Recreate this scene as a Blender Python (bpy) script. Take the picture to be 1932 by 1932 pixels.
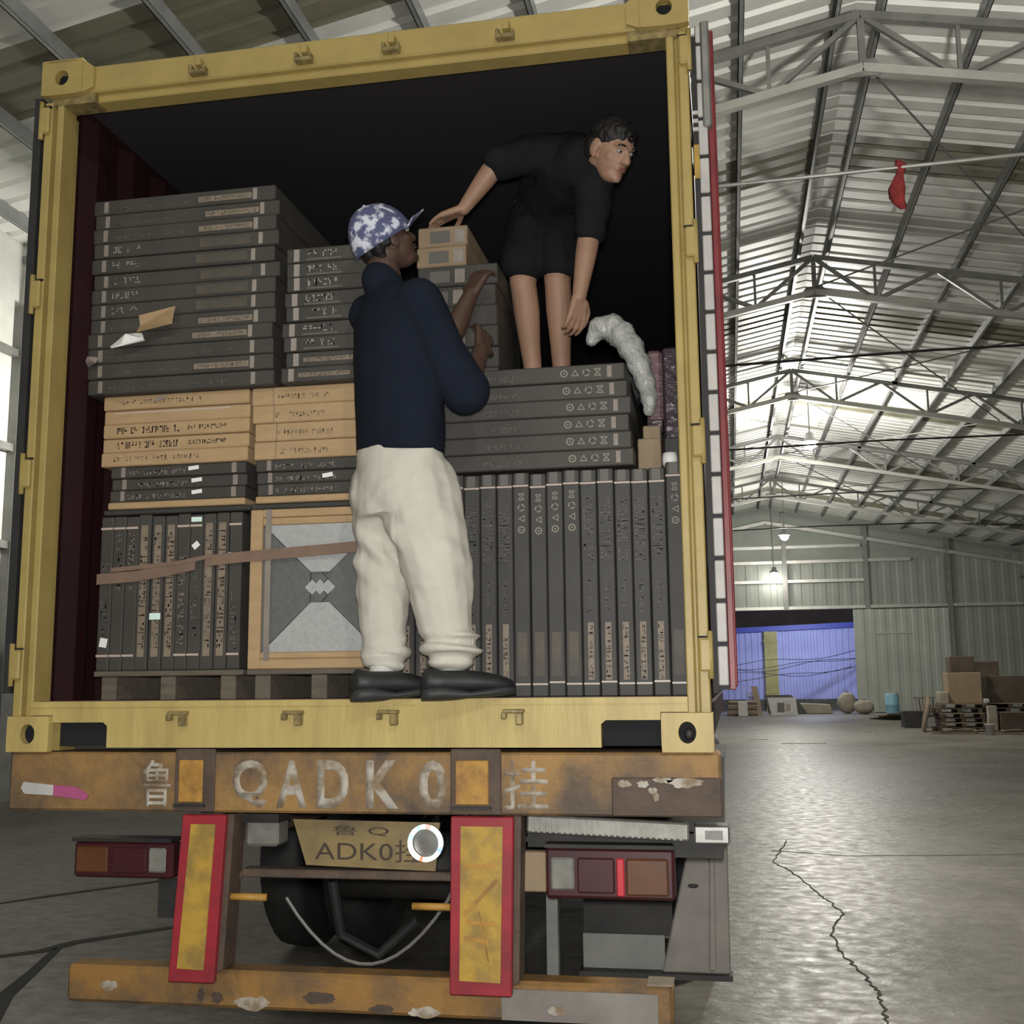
import bpy, bmesh, math, random
from mathutils import Vector, Matrix, noise
R = math.radians
for o in list(bpy.data.objects): bpy.data.objects.remove(o, do_unlink=True)
SC = bpy.context.scene
COL = SC.collection

# ------------------------------------------------------------------ camera
CAM = (1.2823, -3.6891, 1.4122)
YAW, PITCH, ROLL = -0.186009, 0.150621, -0.010281
cd = bpy.data.cameras.new('camera'); cam = bpy.data.objects.new('camera', cd); COL.objects.link(cam)
cd.sensor_fit = 'HORIZONTAL'; cd.sensor_width = 36.0; cd.lens = 36.0 * 2150.0 / 1932.0
cd.clip_start = 0.05; cd.clip_end = 300
_f = Vector((math.sin(YAW) * math.cos(PITCH), math.cos(YAW) * math.cos(PITCH), math.sin(PITCH)))
_r = Vector((math.cos(YAW), -math.sin(YAW), 0)); _u = _r.cross(_f)
_r2 = _r * math.cos(ROLL) + _u * math.sin(ROLL); _u2 = -_r * math.sin(ROLL) + _u * math.cos(ROLL)
cam.matrix_world = Matrix(((_r2.x, _u2.x, -_f.x, CAM[0]), (_r2.y, _u2.y, -_f.y, CAM[1]), (_r2.z, _u2.z, -_f.z, CAM[2]), (0, 0, 0, 1)))
SC.camera = cam
# ------------------------------------------------------------------ world: night outside
w = bpy.data.worlds.new('night'); SC.world = w; w.use_nodes = True
w.node_tree.nodes['Background'].inputs['Color'].default_value = (0.02, 0.025, 0.04, 1)
w.node_tree.nodes['Background'].inputs['Strength'].default_value = 0.6
# ------------------------------------------------------------------ exposure and lamp powers
SC.view_settings.view_transform = 'Standard'; SC.view_settings.look = 'None'
SC.view_settings.gamma = 1.0; SC.view_settings.use_curve_mapping = False
SC.view_settings.exposure = 0.0
# (x, y, z, watts) of the high-bay lamps hanging along the shed
LAMPS = [(3.75, -7.5, 6.9, 420), (3.75, 4.0, 6.2, 1050), (-3.2, -9.0, 6.4, 150), (3.70, 28.4, 7.95, 1500), (3.65, 43.5, 7.25, 750), (3.45, 50.2, 6.35, 60), (-5.6, 9.8, 5.2, 420)]
LAMP_COL = (1.0, 0.965, 0.885)
# the phone torch that lights the back of the container from the photographer's hand
fl = bpy.data.lights.new('phone_torch', 'POINT'); fl.energy = 430; fl.color = (1.0, 0.98, 0.94); fl.shadow_soft_size = 0.06
flo = bpy.data.objects.new('phone_torch', fl); COL.objects.link(flo); flo.location = (1.29, -3.72, 1.50)

# ------------------------------------------------------------------ helpers
class MB:
    def __init__(s): s.v = []; s.f = []
    def add(s, vs, fs):
        b = len(s.v); s.v += [tuple(v) for v in vs]; s.f += [tuple(i + b for i in f) for f in fs]; return s
    def box(s, x0, x1, y0, y1, z0, z1):
        return s.add([(x0,y0,z0),(x1,y0,z0),(x1,y1,z0),(x0,y1,z0),(x0,y0,z1),(x1,y0,z1),(x1,y1,z1),(x0,y1,z1)],
                     [(0,3,2,1),(4,5,6,7),(0,1,5,4),(1,2,6,5),(2,3,7,6),(3,0,4,7)])
    def bar(s, a, b, w, h=None, up=(0, 0, 1)):
        a = Vector(a); b = Vector(b); h = h or w; d = (b - a).normalized(); u = Vector(up)
        if abs(d.dot(u)) > .98: u = Vector((0, 1, 0))
        sd = d.cross(u).normalized(); u = sd.cross(d).normalized(); p = []
        for c in (a, b):
            for i, j in ((-1,-1),(1,-1),(1,1),(-1,1)): p.append(c + sd * i * w / 2 + u * j * h / 2)
        return s.add(p, [(3,2,1,0),(4,5,6,7),(0,1,5,4),(1,2,6,5),(2,3,7,6),(3,0,4,7)])
    def tube(s, pts, r, n=10, cap=True):
        pts = [Vector(p) for p in pts]; rs = r if isinstance(r, (list, tuple)) else [r] * len(pts); b = len(s.v); u = None
        for i, p in enumerate(pts):
            d = (pts[min(i + 1, len(pts) - 1)] - pts[max(i - 1, 0)]).normalized()
            if u is None:
                u = Vector((0, 0, 1)) if abs(d.z) < .9 else Vector((0, 1, 0))
            sd = d.cross(u).normalized(); u = sd.cross(d).normalized()
            for k in range(n):
                a = 2 * math.pi * k / n; s.v.append(tuple(p + (sd * math.cos(a) + u * math.sin(a)) * rs[i]))
        for i in range(len(pts) - 1):
            for k in range(n):
                s.f.append((b+i*n+k, b+i*n+(k+1)%n, b+(i+1)*n+(k+1)%n, b+(i+1)*n+k))
        if cap:
            s.f.append(tuple(b + k for k in range(n))[::-1]); s.f.append(tuple(b + (len(pts)-1)*n + k for k in range(n)))
        return s
    def lathe(s, c, prof, axis='z', n=20):
        b = len(s.v); c = Vector(c)
        for (r, t) in prof:
            for k in range(n):
                a = 2*math.pi*k/n; x, y = r*math.cos(a), r*math.sin(a)
                o = (x, y, t) if axis == 'z' else ((x, t, y) if axis == 'y' else (t, x, y)); s.v.append(tuple(c + Vector(o)))
        for i in range(len(prof)-1):
            for k in range(n): s.f.append((b+i*n+k, b+i*n+(k+1)%n, b+(i+1)*n+(k+1)%n, b+(i+1)*n+k))
        s.f.append(tuple(b+k for k in range(n))[::-1]); s.f.append(tuple(b+(len(prof)-1)*n+k for k in range(n)))
        return s
    def prism(s, poly, y0, y1, plane='xz'):
        n = len(poly); m = {'xz': lambda p, t: (p[0], t, p[1]), 'xy': lambda p, t: (p[0], p[1], t), 'yz': lambda p, t: (t, p[0], p[1])}[plane]
        return s.add([m(p, y0) for p in poly] + [m(p, y1) for p in poly],
                     [tuple(range(n)), tuple(range(2*n-1, n-1, -1))] + [(i, n+i, n+(i+1)%n, (i+1)%n) for i in range(n)])
    def ball(s, c, r, n=10):
        c = Vector(c); r = r if isinstance(r, (tuple, list)) else (r, r, r)
        pr = []
        b = len(s.v)
        for i in range(1, n):
            t = math.pi*i/n
            for k in range(2*n):
                a = math.pi*k/n; s.v.append((c.x+r[0]*math.sin(t)*math.cos(a), c.y+r[1]*math.sin(t)*math.sin(a), c.z+r[2]*math.cos(t)))
        m = 2*n
        for i in range(n-2):
            for k in range(m): s.f.append((b+i*m+k, b+(i+1)*m+k, b+(i+1)*m+(k+1)%m, b+i*m+(k+1)%m))
        s.f.append(tuple(b+k for k in range(m))); s.f.append(tuple(b+(n-2)*m+k for k in range(m))[::-1])
        return s
    def mesh(s, name, mt=None, smooth=False, bevel=0.0, fixn=True):
        me = bpy.data.meshes.new(name); me.from_pydata(s.v, [], s.f)
        if fixn or bevel:
            bm = bmesh.new(); bm.from_mesh(me)
            if fixn: bmesh.ops.recalc_face_normals(bm, faces=bm.faces)
            if bevel: bmesh.ops.bevel(bm, geom=list(bm.edges), offset=bevel, segments=1, affect='EDGES', clamp_overlap=True)
            bm.to_mesh(me); bm.free()
        if mt: me.materials.append(mt)
        if smooth: me.shade_smooth()
        return me
def link(name, me, parent=None, loc=(0, 0, 0), rot=(0, 0, 0)):
    o = bpy.data.objects.new(name, me); COL.objects.link(o); o.location = loc; o.rotation_euler = rot
    if parent is not None: o.parent = parent
    return o
def part(name, mb, mt, parent, smooth=False, bevel=0.0, label=None):
    o = link(name, mb.mesh(name, mt, smooth, bevel), parent)
    if parent is not None and parent.type == 'EMPTY':   # geometry is given in world space
        pass
    if label: o['label'] = label
    return o
def tag(o, label, cat, group=None):
    o['label'] = label; o['category'] = cat
    if group: o['group'] = group
    return o
def empty(name, loc=(0, 0, 0)):
    o = bpy.data.objects.new(name, None); COL.objects.link(o); o.location = loc; o.empty_display_size = .1
    return o
def thing(name, label, cat, group=None, base=None):
    o = empty(name); tag(o, label, cat, group); return o
def struct(o): o['kind'] = 'structure'; return o
ORD = ['first','second','third','fourth','fifth','sixth','seventh','eighth','ninth','tenth','eleventh','twelfth','thirteenth','fourteenth','fifteenth','sixteenth','seventeenth']

# ------------------------------------------------------------------ materials
def mat(name, col, rough=.6, metal=0.0, col2=None, scale=6.0, amt=.5, bump=0.0, bscale=None, detail=5, stretch=None, contrast=(.35, .65), spec=.5):
    m = bpy.data.materials.new(name); m.use_nodes = True; nt = m.node_tree; b = nt.nodes['Principled BSDF']
    b.inputs['Roughness'].default_value = rough; b.inputs['Metallic'].default_value = metal
    b.inputs['Specular IOR Level'].default_value = spec
    b.inputs['Base Color'].default_value = (*col, 1)
    tc = nt.nodes.new('ShaderNodeTexCoord'); vec = tc.outputs['Object']
    if stretch:
        mp = nt.nodes.new('ShaderNodeMapping'); mp.inputs['Scale'].default_value = stretch; nt.links.new(vec, mp.inputs['Vector']); vec = mp.outputs['Vector']
    if col2 is not None:
        n = nt.nodes.new('ShaderNodeTexNoise'); n.inputs['Scale'].default_value = scale; n.inputs['Detail'].default_value = detail; n.inputs['Roughness'].default_value = .62
        nt.links.new(vec, n.inputs['Vector'])
        r = nt.nodes.new('ShaderNodeValToRGB'); r.color_ramp.elements[0].position = contrast[0]; r.color_ramp.elements[1].position = contrast[1]
        r.color_ramp.elements[0].color = (*col, 1); r.color_ramp.elements[1].color = (*col2, 1)
        nt.links.new(n.outputs['Fac'], r.inputs['Fac']); nt.links.new(r.outputs['Color'], b.inputs['Base Color'])
    if bump:
        n2 = nt.nodes.new('ShaderNodeTexNoise'); n2.inputs['Scale'].default_value = bscale or scale * 3; n2.inputs['Detail'].default_value = 4
        nt.links.new(vec, n2.inputs['Vector'])
        bp = nt.nodes.new('ShaderNodeBump'); bp.inputs['Strength'].default_value = bump; bp.inputs['Distance'].default_value = .02
        nt.links.new(n2.outputs['Fac'], bp.inputs['Height']); nt.links.new(bp.outputs['Normal'], b.inputs['Normal'])
    return m
def emit(name, col, st):
    m = bpy.data.materials.new(name); m.use_nodes = True; b = m.node_tree.nodes['Principled BSDF']
    b.inputs['Base Color'].default_value = (*col, 1); b.inputs['Emission Color'].default_value = (*col, 1); b.inputs['Emission Strength'].default_value = st
    return m
def floor_material():
    m = bpy.data.materials.new('polished_concrete'); m.use_nodes = True; nt = m.node_tree; b = nt.nodes['Principled BSDF']; L = nt.links.new
    b.inputs['Specular IOR Level'].default_value = .26
    tc = nt.nodes.new('ShaderNodeTexCoord')
    def nz(scale, det, st=None):
        n = nt.nodes.new('ShaderNodeTexNoise'); n.inputs['Scale'].default_value = scale; n.inputs['Detail'].default_value = det; n.inputs['Roughness'].default_value = .6
        if st:
            mp = nt.nodes.new('ShaderNodeMapping'); mp.inputs['Scale'].default_value = st; L(tc.outputs['Object'], mp.inputs['Vector']); L(mp.outputs['Vector'], n.inputs['Vector'])
        else: L(tc.outputs['Object'], n.inputs['Vector'])
        return n
    n1 = nz(.55, 6); n2 = nz(5, 5, (1, 1.6, 1)); n3 = nz(9, 3)
    r = nt.nodes.new('ShaderNodeValToRGB'); r.color_ramp.elements[0].position = .36; r.color_ramp.elements[1].position = .66
    r.color_ramp.elements[0].color = (.105, .098, .083, 1); r.color_ramp.elements[1].color = (.20, .187, .160, 1); L(n1.outputs['Fac'], r.inputs['Fac'])
    mx = nt.nodes.new('ShaderNodeMix'); mx.data_type = 'RGBA'; mx.blend_type = 'OVERLAY'; mx.inputs['Factor'].default_value = .35
    L(r.outputs['Color'], mx.inputs['A']); L(n2.outputs['Fac'], mx.inputs['B']); L(mx.outputs['Result'], b.inputs['Base Color'])
    r2 = nt.nodes.new('ShaderNodeValToRGB'); r2.color_ramp.elements[0].position = .3; r2.color_ramp.elements[1].position = .7
    r2.color_ramp.elements[0].color = (.32,)*3 + (1,); r2.color_ramp.elements[1].color = (.55,)*3 + (1,); L(n3.outputs['Fac'], r2.inputs['Fac']); L(r2.outputs['Color'], b.inputs['Roughness'])
    bp = nt.nodes.new('ShaderNodeBump'); bp.inputs['Strength'].default_value = .35; bp.inputs['Distance'].default_value = .03
    L(n2.outputs['Fac'], bp.inputs['Height']); L(bp.outputs['Normal'], b.inputs['Normal'])
    return m
M = dict(
    floor=floor_material(),
    roof=mat('galvanised_roof_sheet', (.70, .71, .665), .45, .05, (.80, .81, .765), 1.2, bump=.05),
    skylight=mat('olive_skylight_sheet', (.17, .165, .115), .45, 0, (.22, .21, .15), 2.0),  # olive tone of the translucent sheets at night
    steel=mat('grey_painted_steel', (.17, .175, .165), .45, .3, (.24, .24, .225), 3),
    steel_light=mat('galvanised_purlin', (.42, .42, .39), .4, .5, (.5, .5, .46), 3),
    purlin=mat('grey_steel_purlin', (.25, .255, .26), .42, .25, (.31, .315, .315), 3),
    steel_dark=mat('dark_steel', (.022, .022, .022), .6, .3, (.042, .039, .036), 6),
    wall=mat('grey_green_sheet_wall', (.25, .275, .245), .5, .1, (.30, .325, .29), .8, bump=.08),
    wall_dark=mat('dark_plinth', (.05, .05, .048), .7, 0, (.09, .09, .08), 2),
    wall_white=mat('white_wall_sheet', (.60, .61, .56), .5, 0, (.72, .73, .68), 1.5),
    doorp=mat('sliding_gate_sheet', (.36, .385, .345), .5, .1, (.42, .445, .40), .9),
    blue=mat('blue_sheet_fence', (.30, .33, .66), .55, 0, (.36, .39, .74), 1.2),
    blue_d=mat('blue_cap_rail', (.05, .07, .42), .5, 0),
    yel_post=mat('yellow_green_post', (.36, .33, .12), .6, 0, (.28, .26, .1), 2),
    brown_wall=mat('brown_far_wall', (.07, .05, .045), .8, 0, (.1, .075, .07), 1),
    dark=mat('gap_shade', (.012, .012, .014), .9),  # near-black colour standing for shade in gaps and holes
    gold=mat('ochre_container_paint', (.40, .305, .10), .48, 0, (.335, .25, .085), 5, bump=.06, bscale=30),
    gold_lit=mat('ochre_paint_lit', (.52, .415, .150), .5, 0, (.40, .30, .11), 3, stretch=(3, 1, .5), bump=.08, bscale=25),  # same ochre made lighter, the sill's stronger torch light put into the colour
    keeper=mat('worn_keeper_steel', (.36, .29, .12), .4, .3, (.16, .12, .06), 30),
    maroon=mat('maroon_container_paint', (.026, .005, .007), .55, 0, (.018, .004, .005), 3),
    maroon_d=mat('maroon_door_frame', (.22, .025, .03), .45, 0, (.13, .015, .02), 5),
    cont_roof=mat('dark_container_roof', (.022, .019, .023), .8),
    plywood=mat('container_plywood_floor', (.10, .06, .05), .7, 0, (.15, .09, .07), 4, stretch=(1, 6, 1)),
    gasket=mat('grey_rubber_gasket', (.40, .38, .38), .5, 0, (.5, .48, .46), 8),
    black_c=mat('charcoal_printed_carton', (.046, .043, .038), .6, 0, (.060, .056, .049), 5, bump=.1, bscale=14),
    black_b=mat('charcoal_side_carton', (.035, .034, .031), .6, 0, (.045, .044, .040), 5, bump=.1, bscale=14),
    tan_c=mat('kraft_cardboard', (.40, .275, .148), .75, 0, (.46, .315, .172), 7, bump=.12, bscale=18, stretch=(1, 1, 5)),
    tan_d=mat('dull_kraft_cardboard', (.25, .185, .12), .75, 0, (.30, .22, .14), 7),
    beige=mat('beige_label_print', (.25, .20, .148), .6, 0, (.19, .152, .113), 30), faded=mat('faded_label_print', (.095, .080, .062), .6, 0, (.07, .062, .05), 20),
    greyprint=mat('grey_carton_print', (.12, .113, .103), .6),
    icon=mat('pale_icon_print', (.24, .22, .185), .6),
    tape=mat('milky_packing_tape', (.30, .265, .235), .3, 0, (.22, .19, .17), 9),
    tapeline=mat('pinkish_tape_edge', (.50, .41, .36), .4),
    ink=mat('dark_ink', (.05, .035, .025), .7),
    paper=mat('white_paper_label', (.85, .86, .84), .5),
    sticker_glare=mat('mint_sticker_glare', (.74, .95, .88), .4),  # pale mint stands for torch light thrown back by the stickers
    tile_l=mat('light_grey_tile', (.42, .43, .43), .6, 0, (.36, .37, .37), 60, bump=.1, bscale=120),
    tile_d=mat('dark_grey_tile', (.13, .135, .135), .6, 0, (.105, .11, .11), 60, bump=.1, bscale=120),
    strap=mat('brown_packing_strap', (.22, .145, .105), .5, 0, (.18, .12, .09), 12),
    pallet=mat('weathered_pallet_wood', (.10, .085, .065), .8, 0, (.15, .125, .095), 8, stretch=(1, 6, 6)),
    rustbeam=mat('rusty_orange_paint', (.33, .19, .065), .65, .1, (.10, .072, .052), 2.7, contrast=(.40, .60), bump=.25, bscale=30, detail=8),
    rustbar=mat('worn_orange_bar', (.31, .165, .045), .65, .1, (.12, .082, .05), 3.6, contrast=(.38, .60), bump=.2, bscale=30, detail=8),
    rustdark=mat('brown_rust', (.11, .075, .055), .7, .1, (.07, .05, .04), 8, bump=.2, bscale=40),
    orange=mat('bright_orange_paint', (.44, .235, .045), .6, 0, (.25, .13, .035), 11, contrast=(.45, .65), bump=.1),
    red=mat('red_reflector_paint', (.36, .022, .038), .5, 0, (.20, .022, .030), 5),
    yellow=mat('worn_yellow_reflector', (.46, .29, .045), .5, 0, (.28, .185, .05), 9, contrast=(.4, .6), bump=.1),
    white_paint=mat('worn_white_stencil', (.46, .43, .38), .8, 0, (.22, .16, .10), 13, contrast=(.42, .62)),
    amber=mat('amber_lamp_lens', (.13, .050, .020), .35, 0, (.09, .035, .016), 14),
    redlens=mat('dark_red_lamp_lens', (.065, .012, .017), .35, 0, (.045, .014, .017), 9),
    brightred=mat('bright_red_stripe', (.55, .03, .045), .4),
    clearlens=mat('pale_lamp_lens', (.24, .24, .21), .35, 0, (.15, .15, .135), 16),
    chrome=mat('brushed_metal', (.34, .34, .325), .35, .7, (.24, .24, .23), 10),
    ribbed=mat('ribbed_aluminium', (.24, .24, .215), .5, .4, (.32, .32, .29), 20),
    pink=mat('pink_marker_paint', (.42, .09, .22), .5),
    platey=mat('yellow_number_plate', (.25, .185, .075), .6, 0, (.14, .105, .06), 6, contrast=(.4, .7)),
    mudguard=mat('grey_plastic_mudguard', (.26, .24, .215), .6, 0, (.17, .155, .14), 3),
    rubber=mat('black_rubber', (.016, .016, .017), .7, 0, (.026, .026, .026), 10),
    wire=mat('grey_cable', (.16, .16, .15), .5),
    lampbody=mat('lamp_housing', (.3, .3, .3), .4, .5),
    navy=mat('navy_cotton', (.0085, .0120, .0215), .95, 0, (.0105, .0145, .0255), 6, bump=.25, bscale=10, spec=.15),
    blackcloth=mat('black_cotton', (.010, .011, .013), .95, 0, (.013, .014, .016), 8, bump=.2, bscale=12, spec=.15),
    cream=mat('cream_fleece', (.57, .548, .485), .95, 0, (.51, .488, .43), 5, bump=.25, bscale=9, spec=.15),
    camo=mat('blue_white_mottled_cap', (.085, .095, .19), .85, 0, (.62, .64, .74), 24, contrast=(.50, .62), detail=2),
    skin_d=mat('brown_skin', (.085, .048, .034), .55, 0, (.07, .038, .027), 12),
    skin_l=mat('tan_skin', (.36, .215, .145), .55, 0, (.31, .18, .12), 10),
    lips=mat('lip_skin', (.27, .11, .085), .5), lips_d=mat('brown_lip_skin', (.07, .03, .025), .5),
    hair=mat('black_hair', (.008, .007, .007), .6, bump=.4, bscale=60),
    eyew=mat('eye_white', (.34, .30, .27), .4), iris=mat('dark_iris', (.012, .008, .006), .2),
    sock=mat('white_sock', (.55, .54, .52), .9, bump=.3, bscale=90),
    shoe=mat('black_shoe', (.010, .011, .013), .55, 0, (.018, .019, .021), 14),
    sole=mat('dark_rubber_sole', (.030, .032, .033), .6),
    wrap=mat('milky_plastic_wrap', (.50, .51, .49), .22, 0, (.34, .35, .33), 22, bump=.6, bscale=40),
    pinkwrap=mat('pink_wrapped_bundle', (.22, .13, .14), .25, 0, (.42, .34, .36), 24, contrast=(.5, .7), bump=.7, bscale=35, stretch=(.5, 1, 4)),
    darkwrap=mat('dark_purple_wrap', (.045, .030, .038), .3, 0, (.07, .05, .06), 12, bump=.5, bscale=30),
    bag=mat('dark_plastic_bag', (.03, .03, .032), .25, 0, (.055, .055, .055), 9, bump=.7, bscale=25),
    redcloth=mat('red_cloth', (.22, .02, .018), .9, 0, (.13, .012, .012), 9),
    wood=mat('scrap_wood', (.22, .17, .12), .8, 0, (.32, .26, .19), 3), wood_d=mat('dark_scrap_wood', (.07, .05, .035), .8, 0, (.11, .08, .06), 3),
    white=mat('white_board', (.52, .51, .50), .6, 0, (.42, .41, .40), 6), lblue=mat('light_blue_plastic', (.22, .42, .52), .5), sack=mat('grey_beige_sack', (.34, .31, .25), .9, 0, (.26, .23, .18), 3, bump=.4),
    crack=mat('dark_crack', (.06, .056, .047), .95), crack2=mat('hairline_crack', (.10, .095, .082), .95), stain=mat('floor_joint', (.045, .045, .042), .9),  # darker floor tones for the cracks and joints
    litter=mat('litter_card', (.55, .50, .38), .8),
)

# ================================================================== THE SHED
XR, ZR, SL = 3.15, 9.75, 0.20            # ridge x, roof-sheet height at the ridge, slope
XL, XRR = -8.1, 14.4                     # side walls
YB, YF = 51.0, -22.0                     # back and front gable walls
def roof_z(x): return ZR - SL * abs(x - XR)
floor = struct(link('floor', MB().box(-30, 30, -30, 75, -.2, 0).mesh('floor', M['floor'])))
# floor joints and the long crack are darker than the slab, laid as thin strips of the floor
def ground_strip(name, pts, wd, mt, z=.0035):
    mb = MB(); rnd = random.Random(len(pts) * 7 + int(wd * 1000)); n = len(pts); vs = []
    for i, p in enumerate(pts):
        a = Vector(pts[max(i-1, 0)]); b = Vector(pts[min(i+1, n-1)]); d = (b - a).normalized(); s = Vector((-d.y, d.x)); ww = wd * rnd.uniform(.6, 1.3)
        vs += [(p[0]+s.x*ww/2, p[1]+s.y*ww/2, z), (p[0]-s.x*ww/2, p[1]-s.y*ww/2, z)]
    fs = [(2*i, 2*i+1, 2*i+3, 2*i+2) for i in range(n-1)]
    m = len(vs); vs += [(x, y, 0) for x, y, _ in vs]; fs += [(2*i+k, 2*i+2+k, m+2*i+2+k, m+2*i+k) for i in range(n-1) for k in (0, 1)]
    return part(name, mb.add(vs, fs), mt, floor)
CRACK = [(1.73,7.22),(1.65,6.54),(1.55,5.91),(1.65,5.55),(1.74,5.08),(1.81,4.46),(1.87,4.19),(1.91,3.85),(1.81,3.44),(1.79,3.29),(1.79,2.9),(1.82,2.64),(1.86,2.39),(1.89,2.1),(1.89,1.96),(1.89,1.74),(1.86,1.52),(1.9,1.1),(1.86,.5),(1.9,-.3)]
_rc = random.Random(3); CR2 = []
for a, b in zip(CRACK, CRACK[1:]):
    for k in range(6):
        t = k / 6; CR2.append((a[0]+(b[0]-a[0])*t + _rc.uniform(-.012, .012), a[1]+(b[1]-a[1])*t))
ground_strip('crack', CR2, .011, M['crack'])
ground_strip('joint', [(-3.2, 1.6), (-2.62, 2.08), (-2.47, 2.23), (-2.41, 2.45), (-1.9, 3.1)], .07, M['stain'])
ground_strip('joint', [(-1.75, .7), (-2.1, 1.36), (-2.24, 1.79), (-2.42, 2.3)], .07, M['stain'])
ground_strip('joint', [(-4.2, 2.4), (-3.58, 3.46), (-3.39, 3.78), (-2.6, 4.9)], .05, M['stain'])
ground_strip('joint', [(1.57, 6.53), (2.17, 6.3), (2.9, 6.4), (3.59, 6.55)], .009, M['crack2'])

# ---- ceiling: sheets with rib grooves, skylight sheets, purlins, ridge cap
ceiling = struct(empty('ceiling'))
PITCH_RIB, GROOVE = .40, .11
def roof_sheet(side, y0, y1, mt, name):
    prof = []; y = y0; n = max(1, round((y1 - y0) / PITCH_RIB)); p = (y1 - y0) / n
    for i in range(n):
        a = y0 + i * p; prof += [(a, 0), (a + p - GROOVE - .04, 0), (a + p - GROOVE, .055), (a + p - .04, .055)]
    prof.append((y1, 0))
    x0, x1 = XR, (XRR + .3 if side > 0 else XL - .3); vs = []; m = len(prof)
    for (yy, dz) in prof:
        vs += [(x0, yy, ZR + dz), (x1, yy, roof_z(x1) + dz)]
    for (yy, dz) in prof:
        vs += [(x0, yy, ZR + .075 + dz), (x1, yy, roof_z(x1) + .075 + dz)]
    fs = [(2*i, 2*i+1, 2*i+3, 2*i+2) for i in range(m-1)] + [(2*m+2*i, 2*m+2*i+2, 2*m+2*i+3, 2*m+2*i+1) for i in range(m-1)]
    return part(name, MB().add(vs, fs), mt, ceiling)
BANDS = [6.05 - 8.15 * 3, 6.05 - 8.15 * 2, 6.05 - 8.15, 6.05, 13.4, 21.3, 29.5, 37.7, 45.9]
for side in (-1, 1):
    y = YF
    for b in BANDS:
        if b > y + .2: 
            mid = (y + b) / 2
            roof_sheet(side, y, mid, M['roof'], 'roof_sheet'); roof_sheet(side, mid, b, M['roof'], 'roof_sheet')
        roof_sheet(side, max(b, y), b + 1.2, M['skylight'], 'skylight_sheet'); y = b + 1.2
    roof_sheet(side, y, YB + .3, M['roof'], 'roof_sheet')
part('ridge_cap', MB().prism([(XR-.25, ZR-.02), (XR, ZR+.03), (XR+.25, ZR-.02), (XR+.25, ZR-.035), (XR, ZR+.012), (XR-.25, ZR-.035)], YF, YB), M['roof'], ceiling)
def cpurlin(x, h=.17, wd=.065):
    z = roof_z(x); s = 1 if x > XR else -1; t = .012
    mb = MB(); z1 = z - .004; z0 = z1 - h
    mb.box(x - t/2, x + t/2, YF, YB, z0, z1); mb.box(x, x + s*wd, YF, YB, z1 - t, z1); mb.box(x, x + s*wd, YF, YB, z0, z0 + t); mb.box(x + s*wd - s*t, x + s*wd, YF, YB, z0, z0 + .03)
    return part('purlin', mb, M['purlin'], ceiling)
for k in range(10):
    for s in (-1, 1):
        x = XR + s * (.24 + 1.17 * k)
        if XL + .2 < x < XRR - .2: cpurlin(x)
# ---- trusses
TRY = [1.63, 9.83, 18.03, 26.22, 34.5, 42.6]
TRY_BACK = [-6.6, -14.8]
TRW = ['above the front of the container', 'with a red rag on its tie cable', 'second nearest of those seen right of the container', 'third nearest of those seen right of the container', 'fourth nearest of those seen right of the container', 'farthest, next to the back gable']
BOT, TOP = 8.80, 9.50
def truss(y, label):
    t = thing('roof_truss', label, 'roof truss', 'steel roof trusses')
    def P(x, h): return (x, y, h - SL * abs(x - XR))
    for s in (-1, 1):
        xe = XRR - .05 if s > 0 else XL + .05
        part('top_chord', MB().bar(P(XR, TOP), P(xe, TOP), .10, .10), M['steel'], t)
        part('bottom_chord', MB().bar(P(XR, BOT), P(xe, BOT), .11, .11), M['steel_light'], t)
        n = 5; seg = abs(xe - XR) / n
        for i in range(n):
            xa, xm, xb = XR + s*seg*i, XR + s*seg*(i+.5), XR + s*seg*(i+1)
            part('web_member', MB().bar(P(xa, TOP), P(xm, BOT), .065, .065), M['steel'], t)
            part('web_member', MB().bar(P(xm, BOT), P(xb, TOP), .065, .065), M['steel'], t)
            part('web_post', MB().bar(P(xm, BOT), P(xm, TOP), .05, .05), M['steel'], t)
        for i in range(3): 
            x = XR + s * (.24 + 1.17 * (3*i + 2)); part('purlin_cleat', MB().box(x-.06, x+.06, y-.05, y+.05, roof_z(x)-.27, roof_z(x)-.17), M['steel'], t)
        part('column', MB().box(xe-.1, xe+.1, y-.14, y+.14, 0, BOT - SL*abs(xe-XR)), M['steel'], t)
    part('ridge_post', MB().bar(P(XR, BOT), P(XR, TOP), .08, .08), M['steel'], t)
    part('gusset_plate', MB().prism([(XR-.3, BOT-.1), (XR+.3, BOT-.1), (XR+.15, BOT+.12), (XR-.15, BOT+.12)], y-.012, y+.012), M['steel'], t)
    part('tie_cable', MB().tube([(XL+.1, y, 7.05), (-2, y, 7.34), (XR-2, y, 7.45), (XR+2, y, 7.52), (9, y, 7.5), (XRR-.1, y, 7.2)], .026, 8), M['steel_dark'] if y > 15 else M['steel'], t)
for y, l in zip(TRY, TRW): truss(y, 'grey steel lattice roof truss ' + l)
# longitudinal braces between trusses
br = thing('roof_bracing', 'thin diagonal steel bracing rods below the roof between the trusses', 'bracing')
for a, b in zip(TRY[1:], TRY[2:]):
    for (x0, x1) in ((XR, 8.2), (8.2, XR)):
        part('brace_rod', MB().tube([(x0, a, BOT - SL*abs(x0-XR) + .1), (x1, b, BOT - SL*abs(x1-XR) + .1)], .016, 6), M['steel'], br)

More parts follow.
